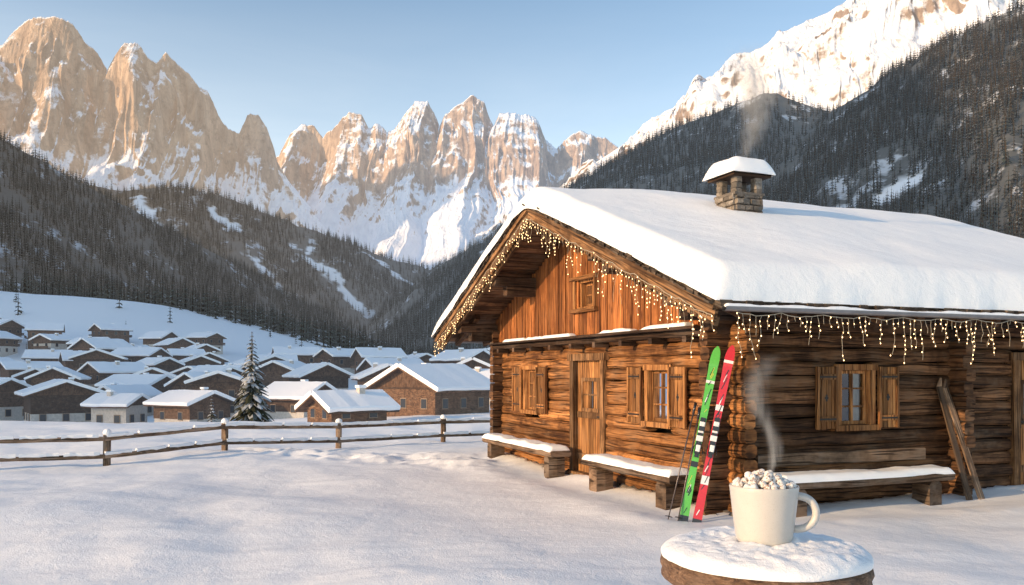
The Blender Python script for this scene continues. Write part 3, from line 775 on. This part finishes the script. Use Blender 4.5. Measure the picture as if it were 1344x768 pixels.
window(PF,3.33,3.94,2.74,3.13,'attic_window',0,panes=(2,2))
window(PS,1.64,2.22,1.02,1.72,'side_window',.33)
mb=MB()
for (a,b,c,d) in ((3.24,3.31,2.68,3.2),(3.96,4.03,2.68,3.2)): mb.beam(PF((a+b)/2,.07,c),PF((a+b)/2,.07,d),.07,.1,up=(1,0,0),bev=.008)
mb.beam(PF(3.18,.085,3.20),PF(4.09,.085,3.20),.14,.06,bev=.008);mb.beam(PF(3.18,.09,2.68),PF(4.09,.09,2.68),.16,.06,bev=.008)
mb.obj('attic_casing',[wood_shut],cab)
def door(P,a0,a1,z1,name,win=True):
    mb=MB();up=Vector(P(0,1,0))-Vector(P(0,0,0))
    def bb(a,b,za,zb,o0,o1,m=0,bev=.006): mb.beam(P((a+b)/2,(o0+o1)/2,za),P((a+b)/2,(o0+o1)/2,zb),b-a,o1-o0,up=up,bev=bev,mat=m)
    bb(a0,a0+.13,-.05,z1,-.14,.05);bb(a1-.13,a1,-.05,z1,-.14,.05);bb(a0-.05,a1+.05,z1,z1+.11,-.14,.07)
    i0,i1=a0+.13,a1-.13;n=5
    bb(a0+.02,a1-.02,-.05,.07,-.1,.1)
    wz0,wz1=z1-.78,z1-.32;wc=(i0+i1)/2;wh=.16
    for k in range(n):
        q0=i0+(i1-i0)*k/n;q1=i0+(i1-i0)*(k+1)/n;c=(q0+q1)/2
        if win and abs(c-wc)<wh*.9: bb(q0+.003,q1-.003,.07,wz0,-.09,-.045,4);bb(q0+.003,q1-.003,wz1,z1,-.09,-.045,4)
        else: bb(q0+.003,q1-.003,.07,z1,-.09,-.045,4)
    if win:
        w2=(i1-i0)/n*1.5
        bb(wc-w2-.03,wc-w2+.03,wz0-.04,wz1+.04,-.06,-.02);bb(wc+w2-.03,wc+w2+.03,wz0-.04,wz1+.04,-.06,-.02)
        bb(wc-w2,wc+w2,wz0-.045,wz0+.015,-.058,-.018);bb(wc-w2,wc+w2,wz1-.015,wz1+.045,-.058,-.018)
        bb(wc-.012,wc+.012,wz0,wz1,-.07,-.04);bb(wc-w2,wc+w2,(wz0+wz1)/2-.012,(wz0+wz1)/2+.012,-.068,-.038)
        b=len(mb.v);mb.v+=[P(wc-w2,-.075,wz0),P(wc+w2,-.075,wz0),P(wc+w2,-.075,wz1),P(wc-w2,-.075,wz1)];mb.face((b,b+1,b+2,b+3),((0,0),)*4,.5,1)
        bb(wc-w2,wc+w2,wz0,wz1,-.14,-.13,3)
    for z in (.32,1.0): bb(i0+.02,i1-.02,z-.05,z+.05,-.046,-.022)
    bb(i0+.05,i0+.075,.9,1.02,-.045,.0,2);bb(i0+.05,i0+.17,.98,1.0,-.01,.012,2)
    mb.obj(name,[wood_trim,glass,iron,curt,wood_shut],cab)
door(PF,3.10,4.30,1.88,'front_door');door(PS,4.76,5.64,1.86,'side_door')
mb=MB();lx,lz=3.45,2.22
mb.beam((lx,.0,lz+.12),(lx,-.16,lz+.12),.015,.015,bev=.002)
mb.lathe([(0,.11),(.035,.08),(.055,.05),(.05,.045)],(lx,-.15,lz),6,0,sm=False);mb.lathe([(.04,-.1),(.045,-.095),(.0,-.12)],(lx,-.15,lz),6,0,sm=False)
for k in range(6):
    a=k*math.pi/3;mb.beam((lx+.045*math.cos(a),-.15+.045*math.sin(a),lz+.045),(lx+.038*math.cos(a),-.15+.038*math.sin(a),lz-.1),.007,.007,bev=.001)
mb.obj('wall_lantern',[iron],cab)

# ---------------------------------------------------------------- benches
def bench(P,a0,a1,name='log_bench',back=False):
    e=empty(name,(CX,CY,0),math.atan2(sa,ca));mb=MB()
    mb.beam(P(a0,.37,.37),P(a1,.37,.37),.36,.10,seg=8,jit=.010,bev=.035);mb.obj('seat',[wood_grey],e)
    mb=MB()
    for k in ((a0+.28),(a1-.28)): mb.beam(P(k,.22,.13),P(k,.5,.13),.22,.37,up=(0,0,1),seg=2,jit=.014,bev=.04)
    mb.obj('legs',[wood_grey],e)
    if back:
        mb=MB();mb.beam(P(a0,.06,.62),P(a1,.06,.62),.06,.16,seg=6,jit=.004,bev=.02);mb.obj('backrest',[wood_grey],e)
    if P is PF: snowpad('seat_snow',-.555,-.19,a0+.01,a1-.01,lambda X,Y:0*X+.405,.085,.07,snow_s,e,8,(8,50),.028,2.5,int(a0*9),ej=.025)
    else: snowpad('seat_snow',a0+.01,a1-.01,-.555,-.19,lambda X,Y:0*X+.405,.085,.07,snow_s,e,8,(50,8),.028,2.5,6,ej=.025)
bench(PF,3.95,7.2);bench(PF,.45,2.85);bench(PS,.35,3.05,back=True)
e=empty('old_wooden_skis',(CX,CY,0),math.atan2(sa,ca));mb=MB()
mb.beam((3.48,-.42,-.05),(3.36,-.03,1.50),.10,.03,up=(0,-1,.2),seg=5,jit=.002,bev=.006);mb.beam((3.68,-.44,-.05),(3.44,-.05,1.48),.10,.03,up=(0,-1,.2),seg=5,jit=.002,bev=.006)
mb.beam((3.36,-.03,1.50),(3.35,-.06,1.62),.10,.02,up=(0,-1,.2),w1=.03,bev=.004);mb.beam((3.44,-.05,1.48),(3.42,-.08,1.60),.10,.02,up=(0,-1,.2),w1=.03,bev=.004)
mb.obj('planks',[wood_fence],e)

# ---------------------------------------------------------------- skis
def paint(name,c): return simple(name,c,.25,ns=60,var=.06,bmp=.02,coat=.4)
green=paint('ski_green',(.10,.46,.06));red=paint('ski_red',(.55,.018,.03));blk=paint('ski_black',(.02,.02,.022));wht=paint('ski_white',(.72,.72,.72));yel=paint('ski_yellow',(.5,.56,.05))
e_m={'green_ski':[green,yel,wht,blk],'red_ski':[red,wht,blk,blk]}
def ski(name,p0,p1,cols,seed):
    rs=random.Random(seed);p0=Vector(p0);p1=Vector(p1);ax=(p1-p0);Ln=ax.length;ax/=Ln
    nrm=Vector((-.15,-1,0));nrm=(nrm-ax*nrm.dot(ax)).normalized();sd=ax.cross(nrm)
    e=empty(name,p0);mb=MB();n=64;th=.011
    for i in range(n+1):
        t=i/n
        wd=.054-.015*math.sin(math.pi*min(1,t/.92))
        if t>.93: wd*=math.sqrt(max(.02,1-((t-.93)/.07)**2))
        if t<.02: wd*=.8+t*10
        cv=.012*math.sin(math.pi*t)-(.09*((t-.88)/.12)**2 if t>.88 else 0)
        c=ax*(Ln*t)-nrm*cv
        for a,b in ((-wd,-th/2),(wd,-th/2),(wd,th/2),(-wd,th/2)): mb.v.append(tuple(c+sd*a+nrm*b))
    for i in range(n):
        t=(i+.5)/n;m=0
        for (lo,hi,mm) in cols:
            if lo<t<hi: m=mm
        for k in range(4):
            k2=(k+1)%4;mb.face((4*i+k,4*i+k2,4*i+4+k2,4*i+4+k),((0,0),)*4,.5,m if k==2 else 3)
    mb.face((0,1,2,3),((0,0),)*4,.5,3);mb.face((4*n,4*n+1,4*n+2,4*n+3),((0,0),)*4,.5,3)
    for k in range(16):
        t=rs.choice([rs.uniform(.05,.35),rs.uniform(.58,.88)]);c=ax*(Ln*t)+nrm*(th/2+.0015-(.012*math.sin(math.pi*t)))
        l=rs.uniform(.02,.07);o=rs.uniform(-.015,.015)
        mb.beam(c+sd*(o-.012)-ax*l,c+sd*(o+.012)+ax*l,rs.uniform(.005,.012),.002,up=nrm,bev=0,mat=rs.choice((1,2,3)))
    mb.obj('blade',e_m[name],e)
    mb=MB()
    def blk_(t0,t1,w,h0,h1,m): 
        mb.beam(ax*(Ln*t0)+nrm*((h0+h1)/2),ax*(Ln*t1)+nrm*((h0+h1)/2),w,h1-h0,up=nrm,bev=.008,mat=m)
    blk_(.40,.60,.06,.0,.018,0);blk_(.515,.575,.062,.018,.062,1);blk_(.575,.60,.05,.018,.05,0);blk_(.525,.55,.07,.05,.075,0)
    blk_(.40,.455,.066,.018,.07,0);blk_(.41,.445,.05,.07,.10,1);blk_(.38,.405,.045,.02,.045,0);blk_(.47,.50,.075,.018,.03,1)
    for s in (-1,1): mb.beam(ax*(Ln*.44)+sd*s*.045+nrm*.03,ax*(Ln*.40)+sd*s*.06+nrm*.1,.012,.02,up=nrm,bev=.003,mat=0)
    mb.obj('binding',[blk,wht],e)
ski('green_ski',(1.93,9.62,-.06),(2.40,9.93,1.98),[(.0,.06,3),(.33,.36,3),(.80,.82,2)],1)
ski('red_ski',(2.07,9.56,-.06),(2.545,9.83,1.99),[(.0,.05,3),(.24,.28,1),(.64,.67,1),(.90,.92,1)],2)
for (a,b) in (((1.76,9.66,-.06),(2.16,9.97,1.33)),((1.86,9.58,-.06),(2.20,9.93,1.27))):
    e=empty('ski_pole',a);mb=MB();a_=Vector(a);d=Vector(b)-a_;u=d.normalized()
    mb.tube([(0,0,0),d*.5,d],[.006,.008,.009],8,0);mb.tube([d-u*.13,d-u*.06,d+u*.005],[.014,.016,.018],8,1)
    mb.tube([d,d+Vector((.03,0,-.05)),d+Vector((.02,-.01,-.16)),d+Vector((-.02,-.01,-.14)),d],[.004]*5,5,1)
    mb.tube([u*.11,u*.118],[.045,.04],12,1)
    mb.obj('shaft_and_grip',[simple('pole_alu',(.12,.10,.10),.35,.5),blk],e)

# ---------------------------------------------------------------- string lights
m,nt,b=newmat('bulb_warm');b.inputs['Base Color'].default_value=(1,.75,.45,1);b.inputs['Emission Color'].default_value=(1,.62,.28,1);b.inputs['Emission Strength'].default_value=6.0
bulb=m;bulb.cycles.emission_sampling='NONE'
wh_wire=simple('wire_clear',(.45,.38,.28),.5)
def lights(name,runs):
    e=empty(name,(CX,CY,0),math.atan2(sa,ca));mw=MB();mbb=MB()
    for (p0,p1,mn,mx) in runs:
        p0=Vector(p0);p1=Vector(p1);Ln=(p1-p0).length;n=int(Ln/.08)
        pts=[]
        for i in range(n+1):
            t=i/n;p=p0.lerp(p1,t)+Vector((random.uniform(-.01,.01),random.uniform(-.01,.01),-.03*abs(math.sin(i*.45))+random.uniform(-.008,.008)));pts.append(p)
            ln=random.uniform(mn,mx)*random.choice((1,.35,.75,1.1));k=int(ln/.05);q=p.copy();pl=[q.copy()]
            for j in range(k):
                q=q+Vector((random.uniform(-.016,.016),random.uniform(-.016,.016),-.05));pl.append(q.copy())
                if random.random()<.62: mbb.blob(q+Vector((random.uniform(-.014,.014),random.uniform(-.014,.014),-.01)),.0050,.0050,.009,5,3)
            if len(pl)>1: mw.tube(pl,.0028,3,0,cap=False)
            if i%5==0: mbb.blob(p+Vector((0,0,-.012)),.0055,.0055,.009,5,3)
        mw.tube(pts,.0045,4,0,cap=False)
    mw.obj('wire',[wh_wire],e);mbb.obj('bulbs',[bulb],e)
za=zu(W7/2)
lights('string_lights',[((-A-.1,-Bo,ZE-.04),(-A-.1,W7/2,za-.09),.15,.50),((-A-.1,W7+Bo,ZE-.04),(-A-.1,W7/2,za-.09),.12,.42),((-A+.1,-Bo-.16,ZE-.02),(7.0,-Bo-.16,ZE-.02),.16,.48)])

# ---------------------------------------------------------------- fence
e=empty('wooden_fence');mb=MB();ms=MB()
F=[(-18.5,9.6),(-14.0,12.5),(-10.2,14.7),(-7.6,15.9),(-6.0,17.7),(-3.95,19.3),(-1.7,20.9),(1.0,22.8),(4.2,24.6)]
for i,(x,y) in enumerate(F):
    z=gz(x,y);mb.beam((x,y,z-.3),(x+.01,y,z+.60),.12,.12,up=(1,0,0),seg=3,jit=.006,bev=.03)
    ms.blob((x+.01,y,z+.61),.08,.08,.07,10,6,jit=.06)
for (a,b) in zip(F[:-1],F[1:]):
    za_,zb_=gz(*a),gz(*b)
    for h,w in ((.5,.085),(.17,.08)):
        mb.beam((a[0],a[1]-.08,za_+h),(b[0],b[1]-.08,zb_+h),.05,w,seg=6,jit=.008,bev=.02)
        for k in range(4):
            t0=random.uniform(0,.03)+k*.245
            t1=min(t0+random.uniform(.2,.24),1)
            p=lambda t:(a[0]*(1-t)+b[0]*t,a[1]*(1-t)+b[1]*t-.08,za_*(1-t)+zb_*t+h+w/2+.014)
            ms.beam(p(t0),p(t1),.07,.065,seg=6,jit=.010,bev=.025)
mb.obj('rails_and_posts',[wood_fence],e);ms.obj('fence_snow',[snow_s],e)

# ---------------------------------------------------------------- table & mug
TX,TY=.404,1.36
e=empty('round_table',(TX,TY,0));mb=MB()
wob=lambda a:.012*math.sin(3*a+1)+.008*math.sin(7*a)+.004*math.sin(23*a)
m,nt,b=newmat('bark_edge')
tc=N(nt,'ShaderNodeTexCoord').outputs['Object'];mp=N(nt,'ShaderNodeMapping',inp={'Vector':tc,'Scale':(1,1,3)}).outputs[0]
n1=noise(nt,mp,70,6,.7,.6);n2=noise(nt,tc,16,4,.6)
L(nt,mixc(nt,ramp(nt,n2,[(.4,0.),(.65,.8)]),ramp(nt,n1,[(.34,(.035,.018,.012)),(.5,(.16,.085,.045)),(.66,(.34,.21,.13))]),(.20,.13,.09)),b.inputs['Base Color']);b.inputs['Roughness'].default_value=.8
bump(nt,b,n1,1.0,.006);barkm=m
mb.lathe([(0,1.362),(.150,1.362),(.158,1.366),(.1625,1.372),(.1600,1.381),(.1640,1.390),(.162,1.399),(.155,1.404),(0,1.404)],n=96,nf=wob)
mb.obj('top',[barkm],e)
mb=MB();mb.lathe([(.0,.3),(.062,.3),(.058,.9),(.05,1.33),(.056,1.362),(0,1.362)],n=24);mb.lathe([(0,.55),(.17,.55),(.16,.72),(.06,.78)],n=24,nf=wob);mb.obj('post',[barkm],e)
nr,na=60,180
rr=.160*np.sin(np.linspace(0,math.pi/2,nr))
AA,RRr=np.meshgrid(np.linspace(0,2*math.pi,na),rr[::-1],indexing='ij')
prof=np.sqrt(np.clip(1-np.clip((RRr-.126)/.0342,0,1)**2,0,1))
wobn=.012*np.sin(3*AA+1)+.008*np.sin(7*AA)
QR=RRr*(1+wobn)
XX=QR*np.cos(AA);YY=QR*np.sin(AA)
bulge=1+.035*np.sin(prof*math.pi)*(RRr>.126)
cup=np.exp(-((np.hypot(XX,YY)-.047)/.010)**2)*.0035
ZZ=1.400+prof*(.0275+.007*(fbm(XX*18+5,YY*18,4,3)-.5)*2+.003*(fbm(XX*70+5,YY*70,4,8)-.5)*2)+cup*prof
ZZ=np.where(np.hypot(XX,YY)<.036,1.424,ZZ)
XX=XX*bulge+.0035*(fbm(XX*40,YY*40,3,12)-.5);YY=YY*bulge
m,nt,b=newmat('snow_table')
tc=N(nt,'ShaderNodeTexCoord').outputs['Object'];n1=noise(nt,tc,420,2,.7);n2=noise(nt,tc,90,3,.6)
L(nt,mixc(nt,n1,(.87,.88,.91),(.96,.96,.97)),b.inputs['Base Color']);b.inputs['Roughness'].default_value=.5
bump(nt,b,M(nt,'ADD',M(nt,'MULTIPLY',n1,.8),n2),.6,.003)
gridmesh('table_snow',XX,YY,ZZ,[m],parent=e)
m,nt,b=newmat('ceramic');tc=N(nt,'ShaderNodeTexCoord').outputs['Object'];n1=noise(nt,tc,60,4,.6);n2=noise(nt,tc,900,2)
L(nt,mixc(nt,ramp(nt,n2,[(.60,0.),(.7,.35)]),mixc(nt,n1,(.50,.47,.43),(.58,.55,.51)),(.25,.18,.12)),b.inputs['Base Color']);b.inputs['Roughness'].default_value=.32
b.inputs['Coat Weight'].default_value=.25;bump(nt,b,n1,.15,.001);cer=m
e=empty('hot_chocolate_mug',(TX,TY,1.4262));mb=MB()
mb.lathe([(0,.0),(.036,.0),(.0405,.002),(.0425,.006),(.0445,.012),(.0478,.035),(.0505,.06),(.0532,.084),(.0541,.0905),(.0535,.0922),(.0525,.0925),(.0515,.0915),(.0508,.088),(.047,.05),(.042,.012),(0,.008)],n=72)
mb.obj('body',[cer],e)
mb=MB();pth=[];ha=R(-14)
for t in np.linspace(0,1,22):
    a=math.pi*(.5-t*1.0);px_=.047+.032*max(0,math.cos(a))**.75
    pz_=.050+.0265*math.sin(a)
    if t>.6: px_-=.010*(t-.6)
    pth.append((px_*math.cos(ha),px_*math.sin(ha),pz_))
pth[0]=(.044*math.cos(ha),.044*math.sin(ha),.0765);pth[-1]=(.040*math.cos(ha),.040*math.sin(ha),.0235)
mb.tube(pth,[.0062]*22,14,0,flat=1.25);mb.obj('handle',[cer],e)
m,nt,b=newmat('cocoa');n1=noise(nt,N(nt,'ShaderNodeTexCoord').outputs['Object'],120,4)
L(nt,mixc(nt,n1,(.09,.035,.015),(.2,.09,.04)),b.inputs['Base Color']);b.inputs['Roughness'].default_value=.3;bump(nt,b,n1,.4,.002);cocoa=m
mb=MB();mb.lathe([(.0512,.086),(.044,.088),(.03,.089),(.0,.0895)],n=48,jit=.0005);mb.obj('cocoa_surface',[cocoa],e)
m,nt,b=newmat('marshmallow');tc=N(nt,'ShaderNodeTexCoord').outputs['Object'];n1=noise(nt,tc,260,3,.7);n2=noise(nt,tc,70,3)
L(nt,mixc(nt,M(nt,'MULTIPLY',ramp(nt,n1,[(.48,0.),(.58,1.)]),ramp(nt,n2,[(.38,0.),(.54,.9)])),(.82,.78,.73),(.20,.08,.035)),b.inputs['Base Color']);b.inputs['Roughness'].default_value=.7
bump(nt,b,n1,.3,.0006);marsh=m
mb=MB()
for ring,(rad,cnt,z) in enumerate(((.043,17,.092),(.031,12,.096),(.018,8,.100),(.0,1,.105),(.024,7,.1045),(.010,4,.1085))):
    for k in range(cnt):
        a=k/cnt*6.283+ring*.7+random.uniform(-.12,.12);c=Vector((rad*math.cos(a),rad*math.sin(a),z+random.uniform(-.0015,.0015)))
        s_=random.uniform(.0050,.0072);d=Vector((random.uniform(-1,1),random.uniform(-1,1),random.uniform(-.5,.9))).normalized()
        pl=[c+d*q*s_ for q in (-1,-.93,-.7,0,.7,.93,1)]
        mb.tube(pl,[s_*.55,s_*.86,s_*1.0,s_*1.04,s_*1.0,s_*.86,s_*.55],12,0)
mb.obj('marshmallows',[marsh],e)

# ---------------------------------------------------------------- smoke & steam
def plume(name,loc,H,path,rad,dens,nscale,col=(1,1,1),thr=(.42,.72),step=.5,stretch=.5,rot=0,fin=8):
    mb=MB();a,b_,k,ph=path;n=24
    cx=lambda z:a*z+b_*math.sin(k*z+ph)-b_*math.sin(ph)
    rd=lambda z:rad[0]+(rad[1]-rad[0])*z/H
    mb.tube([(cx(H*i/n),0,H*i/n) for i in range(n+1)],[rd(H*i/n) for i in range(n+1)],16,0)
    m=bpy.data.materials.new(name+'_vapour');m.use_nodes=True;nt=m.node_tree
    nt.nodes.remove(nt.nodes['Principled BSDF'])
    tc=N(nt,'ShaderNodeTexCoord').outputs['Object'];sp=N(nt,'ShaderNodeSeparateXYZ',inp={0:tc})
    z=sp.outputs[2]
    c=M(nt,'SUBTRACT',M(nt,'ADD',M(nt,'MULTIPLY',z,a),M(nt,'MULTIPLY',M(nt,'SINE',M(nt,'ADD',M(nt,'MULTIPLY',z,k),ph)),b_)),b_*math.sin(ph))
    dx=M(nt,'SUBTRACT',sp.outputs[0],c)
    d=M(nt,'SQRT',M(nt,'ADD',M(nt,'MULTIPLY',dx,dx),M(nt,'MULTIPLY',sp.outputs[1],sp.outputs[1])))
    rn=M(nt,'ADD',M(nt,'MULTIPLY',z,(rad[1]-rad[0])/H),rad[0])
    f=M(nt,'SUBTRACT',1.0,M(nt,'DIVIDE',d,rn),clamp=True)
    mp=N(nt,'ShaderNodeMapping',inp={'Vector':tc,'Scale':(1,1,stretch)}).outputs[0]
    ns=noise(nt,mp,nscale,3,.6,1.0)
    ns=ramp(nt,M(nt,'ADD',ns,M(nt,'MULTIPLY',M(nt,'SUBTRACT',f,.5),.25)),[(thr[0],0.),(thr[1],1.)])
    tz=M(nt,'DIVIDE',z,H)
    fade=M(nt,'MULTIPLY',M(nt,'SUBTRACT',1.0,tz,clamp=True),M(nt,'MULTIPLY',tz,fin,clamp=True))
    dn=M(nt,'MULTIPLY',M(nt,'MULTIPLY',M(nt,'MULTIPLY',f,ns),fade),dens)
    vs=nt.nodes.new('ShaderNodeVolumeScatter');vs.inputs['Color'].default_value=(*col,1);vs.inputs['Anisotropy'].default_value=.0
    L(nt,dn,vs.inputs['Density'])
    L(nt,vs.outputs[0],nt.nodes['Material Output'].inputs['Volume'])
    try: m.cycles.volume_step_rate=step
    except Exception: pass
    return mb.obj(name,[m],loc=loc,rotz=rot)
plume('smoke_plume',(3.36,12.48,4.76),1.75,(.18,.12,3.0,0),(.14,.58),8.0,3.0,(1,1,1),(.38,.62),step=.8,stretch=.8,fin=3)
plume('steam_plume',(TX+.006,TY,1.53),.20,(.06,.018,30,0.5),(.012,.034),85,38,(1,1,1),(.40,.60),step=.6,stretch=.3)

# ---------------------------------------------------------------- light
w=bpy.data.worlds.new('World');scene.world=w;w.use_nodes=True;nt=w.node_tree
bg=nt.nodes['Background'];sky=nt.nodes.new('ShaderNodeTexSky');sky.sky_type='NISHITA';sky.sun_disc=False
sky.sun_elevation=R(EL);sky.sun_rotation=math.atan2(SUNH[0],SUNH[1]);sky.altitude=1300;sky.air_density=1.0;sky.dust_density=1.6;sky.ozone_density=1.2
tc=N(nt,'ShaderNodeTexCoord').outputs['Generated'];sp=N(nt,'ShaderNodeSeparateXYZ',inp={0:tc})
mr=N(nt,'ShaderNodeMapRange',interpolation_type='SMOOTHSTEP',inp={'Value':sp.outputs[2],'From Min':.47,'From Max':.12,'To Min':0.,'To Max':1.})
side=M(nt,'MULTIPLY_ADD',sp.outputs[0],-.5,.85)
cir=noise(nt,N(nt,'ShaderNodeMapping',inp={'Vector':tc,'Scale':(1.2,1.2,7)}).outputs[0],2.2,4,.6,.6)
hf=M(nt,'MULTIPLY',M(nt,'MULTIPLY',mr.outputs[0],side),M(nt,'MULTIPLY_ADD',cir,.7,.65))
hz=mixc(nt,hf,(0,0,0),(3.3,2.65,1.75))
gain=mixc(nt,1.0,sky.outputs[0],(1.7,1.72,1.62),'MULTIPLY')
tot=mixc(nt,1.0,gain,hz,'ADD')
L(nt,tot,bg.inputs[0]);bg.inputs[1].default_value=.15
sl_=bpy.data.lights.new('sun','SUN');sl_.energy=5.0;sl_.angle=R(.6);sl_.color=(1,.67,.36)
so=bpy.data.objects.new('sun',sl_);scene.collection.objects.link(so)
dirv=Vector((-SUNH[0]*math.cos(R(EL)),-SUNH[1]*math.cos(R(EL)),-math.sin(R(EL))))
so.rotation_euler=dirv.to_track_quat('-Z','Y').to_euler();so.location=(-20,-10,20)
cam=bpy.data.cameras.new('camera');co=bpy.data.objects.new('camera',cam);scene.collection.objects.link(co)
co.location=(0,0,1.7);co.rotation_euler=(R(90),0,0);cam.lens=1113/1344*36;cam.sensor_width=36;cam.shift_y=104/1344;cam.clip_start=.05;cam.clip_end=20000
scene.camera=co
scene.view_settings.view_transform='Standard';scene.view_settings.look='None';scene.view_settings.exposure=0
